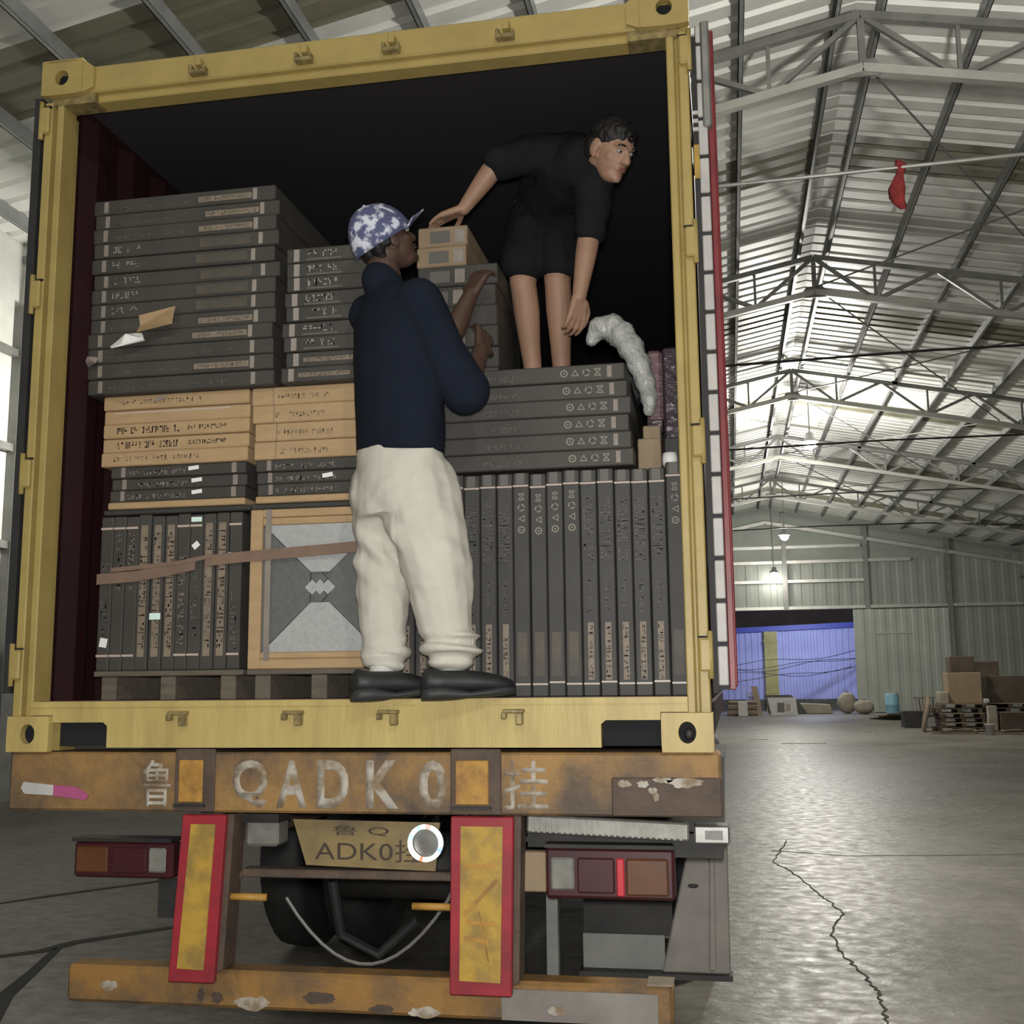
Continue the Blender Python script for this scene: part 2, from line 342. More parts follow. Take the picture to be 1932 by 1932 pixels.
# ---- walls
def corr_sheet(x0, x1, z0, z1, y, mt, name, parent, pitch=.6, d=.016, axis='x'):
    n = max(1, round((x1-x0)/pitch)); p = (x1-x0)/n; prof = []
    for i in range(n): prof += [(x0+i*p, 0), (x0+(i+.40)*p, 0), (x0+(i+.5)*p, d), (x0+(i+.9)*p, d)]
    prof.append((x1, 0)); m = len(prof); vs = []
    for t in (0, .02):
        for (a, dd) in prof:
            for z in (z0, z1): vs.append((a, y - dd + t, z) if axis == 'x' else (y - dd + t, a, z))
    fs = [(2*i, 2*i+2, 2*i+3, 2*i+1) for i in range(m-1)] + [(2*m+2*i, 2*m+2*i+1, 2*m+2*i+3, 2*m+2*i+2) for i in range(m-1)]
    fs += [(0, 1, 2*m+1, 2*m), (2*m-2, 4*m-2, 4*m-1, 2*m-1)]
    fs += [(2*i, 2*m+2*i, 2*m+2*i+2, 2*i+2) for i in range(m-1)] + [(2*i+1, 2*i+3, 2*m+2*i+3, 2*m+2*i+1) for i in range(m-1)]
    return part(name, MB().add(vs, fs), mt, parent)
OX0, OX1, OZ = .2, 6.95, 4.72           # gate opening in the back wall
wb = struct(empty('wall_back'))
for (a, b) in ((XL, -4), (-4, OX0)): corr_sheet(a, b, 0, 7.0, YB, M['wall'], 'wall_sheet', wb)
for (a, b) in ((11.1, XRR),): corr_sheet(a, b, 0, 7.0, YB, M['wall'], 'wall_sheet', wb)
corr_sheet(OX0, 3.6, OZ, 7.0, YB, M['wall'], 'wall_sheet', wb); corr_sheet(3.6, OX1, OZ, 7.0, YB, M['wall'], 'wall_sheet', wb); corr_sheet(OX1, 11.1, 0, 7.0, YB, M['wall'], 'wall_sheet', wb)
part('gable_sheet', MB().prism([(XL, 7.0), (XRR, 7.0), (XRR, roof_z(XRR)), (XR, ZR), (XL, roof_z(XL))], YB - .02, YB + .02), M['wall'], wb)
for z, x0, x1 in ((OZ + .09, -1, XRR), (6.05, -1, 7.55), (6.95, -2, 9.6), (7.65, -2, 7.4)): part('girt', MB().box(x0, x1, YB-.2, YB-.045, z-.07, z+.07), M['steel_light'], wb)
for x in (-3.9, -.1, 3.95, 7.6, 11.2): part('gable_post', MB().box(x-.11, x+.11, YB-.26, YB-.045, OZ if .1 < x < 6.9 else 0, roof_z(x)-.3), M['steel'], wb)
part('rafter', MB().bar((XR, YB-.2, BOT+.05), (XRR, YB-.2, BOT+.05-SL*(XRR-XR)), .12, .16), M['steel_light'], wb)
part('rafter', MB().bar((XR, YB-.2, BOT+.05), (XL, YB-.2, BOT+.05-SL*(XR-XL)), .12, .16), M['steel_light'], wb)
# sliding gate leaf slid to the right of the opening
sg = struct(empty('door_1'))
for (a, b) in ((OX1, 8.35), (8.35, 9.75), (9.75, 11.1)): corr_sheet(a, b, .03, OZ - .05, YB - .30, M['doorp'], 'gate_panel', sg, pitch=.45, d=.02)
for z in (1.2, 2.45, 3.75): part('gate_rail', MB().box(OX1, 11.1, YB-.275, YB-.262, z-.04, z+.04), M['doorp'], sg)
part('rail_streak', MB().box(7.9, 9.4, YB-.36, YB-.335, 3.55, 3.6), M['steel_light'], sg)
wl = struct(empty('wall_left'))
yy = YF
while yy < YB:
    corr_sheet(yy, min(yy+4.1, YB), 1.9, roof_z(XL)+.02, XL, M['wall_white'], 'wall_sheet', wl, axis='y'); yy += 4.1
part('plinth', MB().box(XL-.2, XL+.05, YF, YB, 0, 1.9), M['wall_dark'], wl)
for z in (3.3, 4.6, 5.9): part('girt', MB().box(XL+.035, XL+.12, YF, YB, z-.05, z+.05), M['steel'], wl)
wr = struct(empty('wall_right')); yy = YF
while yy < YB:
    corr_sheet(yy, min(yy+4.1, YB), 0, roof_z(XRR)+.02, XRR, M['wall'], 'wall_sheet', wr, axis='y'); yy += 4.1
for z in (1.6, 3.2, 4.8, 6.0): part('girt', MB().box(XRR-.13, XRR-.045, YF, YB, z-.05, z+.05), M['steel'], wr)
wf = struct(empty('wall_front'))
part('wall_sheet', MB().prism([(XL, 0), (XRR, 0), (XRR, roof_z(XRR)), (XR, ZR), (XL, roof_z(XL))], YF - .1, YF), M['wall'], wf)
# ---- outside the gate: blue fence, post, far wall
fence = thing('sheet_fence', 'blue corrugated sheet wall seen through the gate opening in the back wall', 'fence')
for k in range(6): corr_sheet(-1.5 + 2.2*k, .7 + 2.2*k, .55, 4.05 + .06*k, 57.0, M['blue'], 'fence_sheet', fence, pitch=.3, d=.03)
part('cap_rail', MB().bar((-1.6, 56.9, 3.98), (11.8, 56.9, 4.42), .12, .26), M['blue_d'], fence)
part('base_wall', MB().box(-1.6, 12, 56.95, 57.2, 0, .55), M['wall_dark'], fence)
part('fence_post', MB().box(3.05, 3.7, 56.7, 56.92, 0, 4.0), M['yel_post'], fence)
for z in (.9, 2.05, 3.5): part('post_band', MB().box(3.0, 3.75, 56.68, 56.72, z-.05, z+.05), M['yel_post'], fence)
fw = tag(link('far_building', MB().box(-8, 16, 62, 62.4, 0, 9).mesh('far_building', M['brown_wall'])), 'dark brown building wall above the blue fence beyond the gate', 'building')
cbs = thing('overhead_cables', 'dark sagging cables hanging in front of the blue fence', 'cables')
rn = random.Random(5)
for k in range(5):
    z0, z1, sg_ = 2.0 + rn.uniform(-.4, .3), 2.2 + rn.uniform(-.5, .9), rn.uniform(.05, .35)
    part('cable', MB().tube([(-1.0 + 9.0*i/12, 51.05 + 5.6*i/12, z0 + (z1-z0)*i/12 - sg_*math.sin(math.pi*i/12) + .12*math.sin(i*.9+k)) for i in range(13)], .016, 6), M['rubber'], cbs)
ol = bpy.data.lights.new('yard_light', 'POINT'); ol.energy = 900; ol.color = (.82, .86, 1.0); ol.shadow_soft_size = .25
yl = thing('yard_lamp', 'floodlight fixed outside above the back gate', 'lamp')
part('bracket', MB().box(4.95, 5.05, YB+.03, YB+.6, 5.25, 5.33), M['steel'], yl); part('housing', MB().box(4.8, 5.2, YB+.5, YB+.75, 5.33, 5.5), M['lampbody'], yl)
olo = link('yard_light', ol, yl, (5, YB+.66, 5.15))

# ---- high-bay lamps
M['bulb'] = emit('lamp_glow', (1.0, .95, .82), 40)
lamp_lab = ['above the ridge behind the photographer', 'nearest the ridge just ahead of the container', 'on the left side behind the photographer', 'nearest of the glowing ones ahead', 'second of the glowing ones ahead', 'fixed to the back gable above the gate', 'over the left aisle beyond the container']
for (x, y, z, e), l in zip(LAMPS, lamp_lab):
    t = thing('high_bay_lamp', 'glowing high-bay lamp ' + l, 'lamp', 'high-bay lamps')
    top = roof_z(x) - .002
    part('rod', MB().tube([(x, y, z + .3), (x, y, top)], .015, 6), M['steel'], t)
    part('housing', MB().lathe((x, y, z), [(.05, .34), (.10, .32), (.11, .2), (.20, .12), (.24, .06), (.22, .06), (.17, .10), (.05, .12)], n=20), M['lampbody'], t, True)
    part('bulb', MB().ball((x, y, z + .02), (.17, .17, .17), 8), M['bulb'], t, True)
    wash = 0 < y < 20 and x < 0      # cone added to the left aisle lamp, lighting the wall but sparing the floor
    d = bpy.data.lights.new('lamp_light', 'SPOT' if wash else 'POINT'); d.energy = e; d.color = LAMP_COL; d.shadow_soft_size = .2
    lo = link('lamp_light', d, t, (x, y, z - .32))
    if wash: d.spot_size = R(130); d.spot_blend = .4; lo.rotation_euler = (0, R(95), 0)

# ================================================================== THE CONTAINER
CX, ZB, CH, FZ = 1.219, 1.20, 2.591, 1.370     # half width, underside, height, load floor
ct = thing('shipping_container', 'ochre-framed shipping container with maroon inside, doors open, on the trailer', 'container')
CL = 6.06
# interior and shell
def corr_wall(xs, name):
    sgn = 1 if xs > 0 else -1; prof = []; y = .16
    while y < CL - .1:
        prof += [(y, 0), (y+.07, 0), (y+.14, .036), (y+.21, .036)]; y += .28
    prof.append((CL-.1, 0)); m = len(prof); vs = []
    for t in (0, .004):
        for (a, d) in prof:
            for z in (FZ-.02, 3.70): vs.append((xs - sgn*d + sgn*t, a, z))
    fs = [(2*i, 2*i+2, 2*i+3, 2*i+1) for i in range(m-1)] + [(2*m+2*i, 2*m+2*i+1, 2*m+2*i+3, 2*m+2*i+2) for i in range(m-1)]
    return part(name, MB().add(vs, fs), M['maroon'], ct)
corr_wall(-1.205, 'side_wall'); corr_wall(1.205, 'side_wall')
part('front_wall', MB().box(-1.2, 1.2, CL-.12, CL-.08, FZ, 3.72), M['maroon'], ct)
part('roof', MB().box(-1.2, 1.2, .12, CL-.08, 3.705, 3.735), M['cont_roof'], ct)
part('load_floor', MB().box(-1.18, 1.18, .045, CL-.1, FZ-.03, FZ), M['plywood'], ct)
for s in (-1, 1): part('bottom_rail', MB().box(s*1.17, s*1.215, .16, CL, ZB+.02, FZ-.03), M['maroon'], ct); part('top_rail', MB().box(s*1.16, s*1.215, .16, CL, 3.70, 3.77), M['maroon'], ct)
for k in range(14): part('cross_member', MB().box(-1.17, 1.17, .35+.4*k, .40+.4*k, ZB+.03, FZ-.03), M['maroon'], ct)
# header, sill, posts
hd = part('header', MB().box(-1.05, 1.05, .004, .10, 3.665, 3.772), M['gold'], ct, bevel=.006)
part('header_lip', MB().box(-1.145, 1.145, .03, .11, 3.635, 3.668), M['gold'], hd, bevel=.004)
sill = part('sill', MB().prism([(-1.146, FZ), (1.146, FZ), (1.146, 1.323), (1.06, 1.323), (1.06, 1.298), (.885, 1.298), (.87, 1.285), (.87, 1.212), (-.85, 1.212), (-.85, 1.285), (-.865, 1.298), (-1.06, 1.298), (-1.06, 1.323), (-1.146, 1.323)], .0, .045), M['gold_lit'], ct)
part('sill_threshold', MB().box(-1.14, 1.14, .045, .10, FZ-.05, FZ+.002), M['plywood'], sill)
part('sill_lip', MB().box(-1.145, 1.145, -.006, .0, FZ-.02, FZ-.004), M['gold_lit'], sill)
for x0, x1 in ((-1.058, -.852), (.872, 1.058)):
    part('pocket_shade', MB().box(x0, x1, .05, .35, 1.215, 1.297), M['dark'], sill)  # near-black block painted in for the shade inside the open pocket
for s in (-1, 1):
    pm = MB(); po, pi = 1.219, 1.145
    a, b = sorted((s*po, s*1.186)); pm.box(a, b, .0, .16, 1.318, 3.64)
    a, b = sorted((s*1.186, s*1.172)); pm.box(a, b, .026, .16, 1.318, 3.64)
    a, b = sorted((s*1.172, s*pi)); pm.box(a, b, .008, .10, 1.318, 3.64)
    post = part('corner_post', pm, M['gold'], ct, bevel=.004)
    for z in (1.50, 2.19, 2.87, 3.56):
        a, b = sorted((s*1.188, s*1.226)); h = part('hinge_lug', MB().box(a, b, -.022, .0, z-.052, z+.052), M['gold'], post, bevel=.006)
        part('hinge_gap_shade', MB().box(a-.002, b+.002, -.010, .0, z+.054, z+.060), M['dark'], post)  # dark strip painted in for the shaded gap above the lug
        part('hinge_pin', MB().tube([(s*1.223, -.012, z-.075), (s*1.223, -.012, z+.075)], .009, 10), M['gold'], h, True)
def ring_plate(cx, cz, w2, h2, hx, hz, y0, y1, n=24):
    """rectangular plate with an oval hole, front face at y0"""
    o, i_ = [], []
    for k in range(n):
        a = 2*math.pi*(k+.5)/n; c, s_ = math.cos(a), math.sin(a); t = 1/max(abs(c)/w2, abs(s_)/h2)
        o.append((cx + c*t, cz + s_*t)); i_.append((cx + hx*c, cz + hz*s_))
    vs = [(x, y, z) for y in (y0, y1) for (x, z) in o] + [(x, y, z) for y in (y0, y1) for (x, z) in i_]; fs = []
    for k in range(n):
        j = (k+1) % n
        fs += [(k, j, 2*n+j, 2*n+k), (n+k, 3*n+k, 3*n+j, n+j), (k, n+k, n+j, j), (2*n+k, 2*n+j, 3*n+j, 3*n+k)]
    return MB().add(vs, fs)
for sx in (-1, 1):
    for top in (0, 1):
        cx = sx*1.143; cz = 3.725 if top else 1.259
        c = part('corner_casting', ring_plate(cx, cz, .084 if top else .081, .068 if top else .061, .028, .030 if top else .034, -.018, .012), M['gold'] if top else M['gold_lit'], ct)
        part('casting_block', MB().box(cx-.081, cx+.081, .055, .15, cz-.06, cz+.062), M['gold'], c)
        part('cavity_shade', MB().box(cx-.05, cx+.05, .045, .054, cz-.045, cz+.045), M['dark'], c)  # black plate behind the hole in place of the hollow's shade
        if top:
            part('casting_top', MB().prism([(cx-.084, cz+.066), (cx+.084, cz+.066), (cx+.084, cz+.074), (cx-.084, cz+.074)], -.018, .15), M['gold'], c)
            part('casting_lug', MB().prism([(cx-sx*.083, cz-.065), (cx-sx*.083, cz+.07), (cx-sx*.13, cz+.035), (cx-sx*.13, cz-.045)], -.012, .06), M['gold'], c)
            part('gusset', MB().box(min(cx-sx*.13, cx+sx*.04), max(cx-sx*.13, cx+sx*.04), .006, .09, 3.625, 3.662), M['rustdark'] if False else M['keeper'], c)
        else: part('lock_pin', MB().ball((cx+.004, .03, cz-.006), (.016, .012, .02), 6), M['steel_dark'], c, True)
for x in (-.582, -.166, .166, .586):
    k = part('lock_keeper', MB().box(x-.036, x-.022, -.03, .004, 3.69, 3.712).box(x-.036, x+.030, -.03, .004, 3.676, 3.692).box(x+.018, x+.03, -.03, .004, 3.69, 3.706), M['keeper'], hd, bevel=.003)
    part('keeper_tab', MB().box(x-.01, x+.014, -.034, .004, 3.705, 3.738), M['gold'], hd, bevel=.003)
    k = part('lock_keeper', MB().box(x-.036, x-.020, -.03, .0, 1.303, 1.325).box(x-.032, x+.038, -.03, .0, 1.322, 1.335).box(x+.012, x+.034, -.034, .0, 1.285, 1.324), M['keeper'], sill, bevel=.003)
# doors folded back along the outside
def door(s, label):
    d = part('door_leaf', MB().box(*(sorted((s*1.248, s*1.306)) if s > 0 else (-1.288, -1.232)), .05, 1.22, 1.40, 3.66), M['maroon_d'], ct, bevel=.004)
    return d
dl = door(-1, '')
part('door_edge', MB().box(-1.262, -1.230, .0, .05, 1.40, 3.66), M['rubber'], dl)
dr = door(1, '')
part('door_seal', MB().box(1.228, 1.246, .012, .05, 1.38, 3.62), M['rubber'], dr)
z = 1.40; k = 0
while z < 3.60:
    z1 = min(z + .131, 3.66)
    part('gasket_segment', MB().box(1.246, 1.277, .008, .05, z+.004, z1-.004), M['gasket'], dr, bevel=.003); z += .137
part('gasket_backing', MB().box(1.244, 1.279, .018, .05, 1.39, 3.66), M['rubber'], dr)
part('door_stile', MB().box(1.279, 1.300, .03, .09, 1.39, 3.62), M['maroon_d'], dr, bevel=.003)
part('top_guard', MB().box(1.262, 1.292, -.004, .09, 3.28, 3.668), M['chrome'], dr, bevel=.006)
part('warning_sticker', MB().box(1.228, 1.246, .006, .012, 3.10, 3.22), M['yellow'], dr)
for z in (3.27, 3.30, 3.33): part('rivet_bar', MB().box(1.228, 1.246, .004, .012, z, z+.012), M['white'], dr)

# ================================================================== THE TRAILER
tr = thing('container_trailer', 'rusty orange skeletal trailer carrying the container, seen from behind', 'trailer')
bo = part('bolster_beam', MB().box(-1.215, 1.242, .0, .22, .998, 1.196), M['rustbeam'], tr, bevel=.008)
part('beam_cover', MB().box(.90, 1.243, -.006, .02, 1.0, 1.12), M['rustdark'], bo, bevel=.004)
for x0, x1 in ((-.585, -.44), (.378, .545)):
    fr = part('bolster_socket', MB().box(x0, x1, -.012, .0, 1.0, 1.208), M['rustdark'], bo, bevel=.004)
    part('socket_plate', MB().box(x0+.018, x1-.04, -.020, -.012, 1.032, 1.172), M['orange'], fr, bevel=.003)
    part('socket_lip', MB().box(x0+.004, x1-.03, -.026, -.012, 1.018, 1.026), M['steel_dark'], fr)
part('paint_mark', MB().prism([(-1.165, 1.075), (-1.155, 1.095), (-1.04, 1.085), (-1.04, 1.05), (-1.15, 1.055)], -.006, .0), M['white'], bo)
part('paint_mark', MB().prism([(-1.04, 1.085), (-.95, 1.078), (-.905, 1.05), (-.92, 1.035), (-1.04, 1.05)], -.006, .0), M['pink'], bo)
def blotch(x, z_, a, b_, n_=22):
    return [(x + a*math.cos(2*math.pi*k/n_)*(1+.45*noise.noise(Vector((math.cos(2*math.pi*k/n_)*2+x*9, math.sin(2*math.pi*k/n_)*2, x*31)))), z_ + b_*math.sin(2*math.pi*k/n_)*(1+.6*noise.noise(Vector((math.cos(2*math.pi*k/n_)*2.5, math.sin(2*math.pi*k/n_)*2.5+z_*7, x*17))))) for k in range(n_)]
for (x, z_, a, b_) in ((.94, 1.10, .02, .012), (1.0, 1.10, .018, .01), (1.13, 1.105, .055, .014), (1.06, 1.112, .03, .008), (1.03, 1.08, .014, .01), (1.04, 1.06, .01, .012)):
    part('paint_blot', MB().prism([(x + a*math.cos(t*.785)*(1+.25*math.sin(t*5)), z_ + b_*math.sin(t*.785)) for t in range(8)] if False else blotch(x, z_, a, b_), -.0072, -.006), M['white_paint'], bo)
for (x, z_, a, b_, m_) in ((-.80, .44, .03, .02, 'white_paint'), (-.30, .39, .055, .022, 'white_paint'), (.28, .385, .05, .018, 'white_paint'), (-.50, .40, .015, .025, 'rustdark'), (-.45, .40, .02, .02, 'rustdark'), (.05, .38, .05, .018, 'rustdark'), (.66, .40, .03, .018, 'white_paint')):
    pass
def text_part(body, x, z, h, wd, y, mt, parent, name='painted_character', bold=.0):
    cu = bpy.data.curves.new(name, 'FONT'); cu.body = body; cu.size = 1.0; cu.extrude = .0; cu.offset = bold; cu.resolution_u = 4
    ob = bpy.data.objects.new(name, cu); COL.objects.link(ob)
    me = bpy.data.meshes.new_from_object(ob.evaluated_get(bpy.context.evaluated_depsgraph_get())); bpy.data.objects.remove(ob, do_unlink=True)
    xs = [v.co.x for v in me.vertices]; ys = [v.co.y for v in me.vertices]
    if not xs: return None
    ax, bx, ay, by = min(xs), max(xs), min(ys), max(ys)
    for v in me.vertices: v.co = ((v.co.x-ax)/(bx-ax)*wd + x, y, (v.co.y-ay)/(by-ay)*h + z)
    bm = bmesh.new(); bm.from_mesh(me)
    ex = bmesh.ops.extrude_face_region(bm, geom=list(bm.faces)); 
    for v in [g for g in ex['geom'] if isinstance(g, bmesh.types.BMVert)]: v.co.y += .004
    bmesh.ops.recalc_face_normals(bm, faces=bm.faces); bm.to_mesh(me); bm.free()
    me.materials.clear(); me.materials.append(mt); o = link(name, me, parent); return o
for ch, x, wd in (('鲁', -.712, .108), ('Q', -.380, .125), ('A', -.222, .105), ('D', -.080, .11), ('K', .090, .112), ('0', .270, .092), ('挂', .552, .145)):
    text_part(ch, x, 1.016, .155, wd, -.0012, M['white_paint'], bo, bold=.030 if ord(ch) < 200 else .005)
# frame rails, cross members and supports under the container
for x in (-.47, .47): part('frame_rail', MB().box(x-.07, x+.07, .2, 11.5, .88, 1.17), M['rustdark'], tr)
for y_ in (.6, 1.7, 2.9, 4.1, 5.3): part('cross_tube', MB().box(-1.1, 1.1, y_, y_+.12, 1.04, 1.17), M['steel_dark'], tr)
def panel(xt0, xt1, xb0, xb1, zt, zb, label):
    p = part('warning_panel', MB().prism([(xb0, zb), (xb1, zb), (xt1, zt), (xt0, zt)], -.004, .024), M['red'], tr, bevel=.004, label=label)
    dx = .034
    part('yellow_field', MB().prism([(xb0+dx, zb+.045), (xb1-dx, zb+.042), (xt1-dx, zt-.03), (xt0+dx, zt-.03)], -.009, -.004), M['yellow'], p)
    part('panel_bracket', MB().prism([(xb1-.03, zb+.01), (xb1+.02, zb+.04), (xt1+.02, zt), (xt1-.03, zt)], .024, .12), M['rustdark'], p)
    return p
pl_ = panel(-.556, -.400, -.590, -.428, .990, .450, 'red panel with long yellow strip, under the left end of the beam')
pr_ = panel(.377, .583, .371, .571, .994, .445, 'red panel with scratched yellow strip, right of the number plate')
for (a, b_) in (((.42, .84), (.52, .84)), ((.42, .69), (.53, .80)), ((.43, .67), (.52, .665)), ((.47, .70), (.50, .55)), ((.42, .62), (.5, .61))):
    part('scratch', MB().bar((a[0], -.0095, a[1]), (b_[0], -.0095, b_[1]), .003, .013, up=(0, 0, 1)), M['orange'], pr_)
ub = part('underrun_bar', MB().box(-1.02, 1.068, .10, .21, .345, .468), M['rustbar'], tr, bevel=.012)
part('bar_patch', MB().box(.52, 1.02, .094, .10, .35, .445), M['mudguard'], ub)
part('bar_end_cap', MB().box(.985, 1.069, .10, .205, .4685, .474), M['beige'], ub)
for (x, z_, a, b_, m_) in ((-.86, .405, .03, .018, 'white_paint'), (-.33, .365, .06, .022, 'white_paint'), (.26, .36, .055, .016, 'white_paint'), (-.52, .385, .014, .022, 'rustdark'), (-.46, .38, .02, .018, 'rustdark'), (-.1, .39, .06, .018, 'rustdark'), (.12, .365, .045, .014, 'rustdark'), (.70, .385, .03, .014, 'white_paint')):
    part('paint_blot', MB().prism([(x + a*math.cos(t*.785)*(1+.3*math.sin(t*5)), z_ + b_*math.sin(t*.785)) for t in range(8)] if False else blotch(x, z_, a, b_), (.0928 if x > .5 else .0988), .10), M[m_], ub)
for x in (-.50, .47): part('bar_support', MB().box(x-.05, x+.05, .12, .20, .46, .998), M['rustdark'], tr)
for x0, x1, z_ in ((-.43, -.27, .718), (.235, .372, .702)): part('pin', MB().tube([(x0, .05, z_), (x1, .05, z_)], .012, 10), M['orange'], tr, True)
# tail lamps
def tail_lamp(x0, x1, z0, z1, right):
    h = part('tail_lamp', MB().box(x0, x1, .10, .17, z0, z1), M['redlens'], tr, bevel=.01); wl_ = x1-x0
    part('lamp_hood', MB().box(x0, x1, .085, .17, z1, z1+.012), M['steel_dark'], h)
    if right:
        part('clear_lens', MB().box(x0+.018, x0+.095, .088, .10, z0+.028, z1-.03), M['clearlens'], h, bevel=.008)
        part('red_lens', MB().box(x0+.105, x0+.225, .09, .10, z0+.02, z1-.03), M['redlens'], h, bevel=.008)
        part('red_stripe', MB().box(x0+.232, x0+.257, .086, .10, z0+.012, z1-.03), M['brightred'], h, bevel=.004)
        part('amber_lens', MB().box(x0+.262, x1-.02, .088, .10, z0+.015, z1-.03), M['amber'], h, bevel=.012)
    else:
        part('clear_lens', MB().box(x1-.085, x1-.02, .088, .10, z0+.022, z1-.02), M['clearlens'], h, bevel=.008)
        part('red_lens', MB().box(x0+.15, x1-.095, .09, .10, z0+.018, z1-.018), M['redlens'], h, bevel=.008)
        part('amber_lens', MB().box(x0+.014, x0+.135, .088, .10, z0+.018, z1-.018), M['amber'], h, bevel=.012)
    return h
tail_lamp(.668, 1.085, .728, .888, True); tail_lamp(-1.015, -.64, .760, .885, False)
part('lamp_mount', MB().box(.585, .668, .11, .16, .745, .872), M['tan_d'], tr, bevel=.004)
part('lamp_mount', MB().box(-.64, -.50, .15, .19, .79, .87), M['steel_dark'], tr)
part('mud_clip', MB().box(-.72, -.64, .16, .18, .62, .75), M['rubber'], tr)
lb = part('light_bar', MB().bar((.612, .10, .965), (1.135, .10, .944), .05, .056), M['ribbed'], tr, bevel=.006)
for k in range(26):
    x = .63 + .019*k; part('rib', MB().box(x, x+.007, .070, .08, .945-.021*(k/26)-.006, .99-.021*(k/26)-.008), M['ribbed'], lb)
part('end_fitting', MB().box(1.150, 1.262, .06, .15, .910, .968), M['chrome'], tr, bevel=.006)
part('fitting_slot', MB().box(1.185, 1.24, .055, .06, .925, .953), M['clearlens'], tr)
part('bar_bracket', MB().box(1.08, 1.24, .12, .2, .86, .93), M['steel_dark'], tr)
part('hanger_plate', MB().box(.60, 1.15, .16, .2, .88, .93), M['steel_dark'], tr)
# number plate and its holder
pt = part('number_plate', MB().prism([(-.15, .818), (.30, .806), (.315, .962), (-.20, .968)], .096, .104), M['platey'], tr)
text_part('ADK0挂', -.12, .832, .072, .38, .0955, M['ink'], pt, 'plate_characters'); text_part('鲁 Q', -.06, .915, .035, .20, .0955, M['ink'], pt, 'plate_characters')
part('plate_shelf', MB().box(-.38, .36, .09, .16, .775, .803), M['rustdark'], tr, bevel=.004)
part('shelf_brace', MB().bar((-.37, .12, .79), (-.46, .12, .74), .03, .02), M['rustdark'], tr)
part('plate_lamp', MB().box(-.375, -.255, .10, .20, .875, .965), M['clearlens'], tr, bevel=.01); part('plate_lamp_hood', MB().box(-.38, -.25, .09, .20, .955, .985), M['steel_dark'], tr)
rl = part('glow_ring', MB().lathe((.274, .085, .900), [(.057, .02), (.057, -.012), (.046, -.016), (.045, .0), (.042, .0), (.02, -.002)], 'y', 28), M['chrome'], tr, True)  # bright coloured ring, built as a metal disc with glowing segments
NS = 36
for k in range(NS):
    dg = 360*(k+.5)/NS
    c = (1, .98, .95)
    for cen, wd_, cc_ in ((80, 14, (.95, .18, .10)), (255, 14, (.95, .20, .10)), (115, 18, (.35, 1, .55)), (300, 16, (.45, 1, .5)), (160, 16, (.25, .55, 1)), (338, 16, (.15, .35, 1))):
        dd = abs((dg-cen+180) % 360 - 180)
        if dd < wd_: tt = (1-dd/wd_)**.7; c = tuple(p*(1-tt) + q_*tt for p, q_ in zip(c, cc_))
    a0, a1 = 2*math.pi*k/NS, 2*math.pi*(k+1)/NS; seg = [a0+(a1-a0)*i/2 for i in range(3)]
    part('glow_segment', MB().prism([(.274+.060*math.cos(t), .900+.060*math.sin(t)) for t in seg] + [(.274+.045*math.cos(t), .900+.045*math.sin(t)) for t in reversed(seg)], .062, .068), emit('ring_glow', c, 2.2 if min(c) > .9 else 1.0), rl)
part('cable', MB().tube([(-.26+.62*t/14, .2, .78 - .30*math.sin(math.pi*min(1, (t/14)*.93+.07))**.8 + .0) for t in range(15)], .006, 6), M['wire'], tr)
part('air_tank', MB().tube([(-.28, .9, .70), (.28, .9, .70)], .13, 18), M['steel_dark'], tr, True)
part('brake_hose', MB().tube([(-.2, .5, .7), (-.18, .55, .5), (-.05, .6, .42), (.1, .6, .55)], .02, 8), M['rubber'], tr)
# axles, wheels, mudguards
for y_ in (2.6, 3.9, 5.2):
    part('axle', MB().tube([(-1.0, y_, .5), (1.0, y_, .5)], .07, 12), M['steel_dark'], tr, True)
    for s in (-1, 1):
        for xo in (.72, 1.06):
            wprof = [(.22, -.12), (.46, -.12), (.50, -.09), (.51, 0), (.50, .09), (.46, .12), (.22, .12)]
            wh = part('tyre', MB().lathe((s*xo, y_, .51), wprof, 'x', 28), M['rubber'], tr, True)
            part('rim', MB().lathe((s*xo, y_, .51), [(.22, -.10), (.225, .05*s), (.08, .08*s), (.05, .09*s)], 'x', 20), M['steel'], wh, True)
    for s in (-1, 1): part('leaf_spring', MB().tube([(s*.5, y_-.5, .62), (s*.5, y_, .55), (s*.5, y_+.5, .62)], .05, 8), M['steel_dark'], tr)
mg = part('mudguard', MB().prism([(1.243, .345), (.99, .345), (1.10, .80), (1.248, .86)], .80, .83), M['mudguard'], tr, bevel=.006)
part('mudguard_rib', MB().prism([(1.165, .36), (1.19, .36), (1.20, .82), (1.18, .82)], .785, .80), M['mudguard'], mg, bevel=.004)
part('mudguard_edge', MB().box(.68, 1.25, .78, .86, .325, .345), M['steel_dark'], mg)
part('mudguard_bolt', MB().ball((1.115, .795, .66), (.02, .008, .008), 6), M['steel_dark'], mg)
part('mud_plate', MB().box(.69, 1.0, .84, .86, .345, .47), M['steel'], tr); part('mud_plate', MB().box(.69, 1.03, .87, .89, .46, .68), M['steel_dark'], tr)
part('mudguard_arch', MB().prism([(.83, .86), (2.0, 1.06), (3.2, 1.06), (3.2, 1.05), (2.0, 1.05), (.83, .85)], .66, 1.24, 'yz'), M['steel_dark'], tr)
part('support_leg', MB().box(.62, .66, .4, .44, .36, .72), M['steel'], tr)

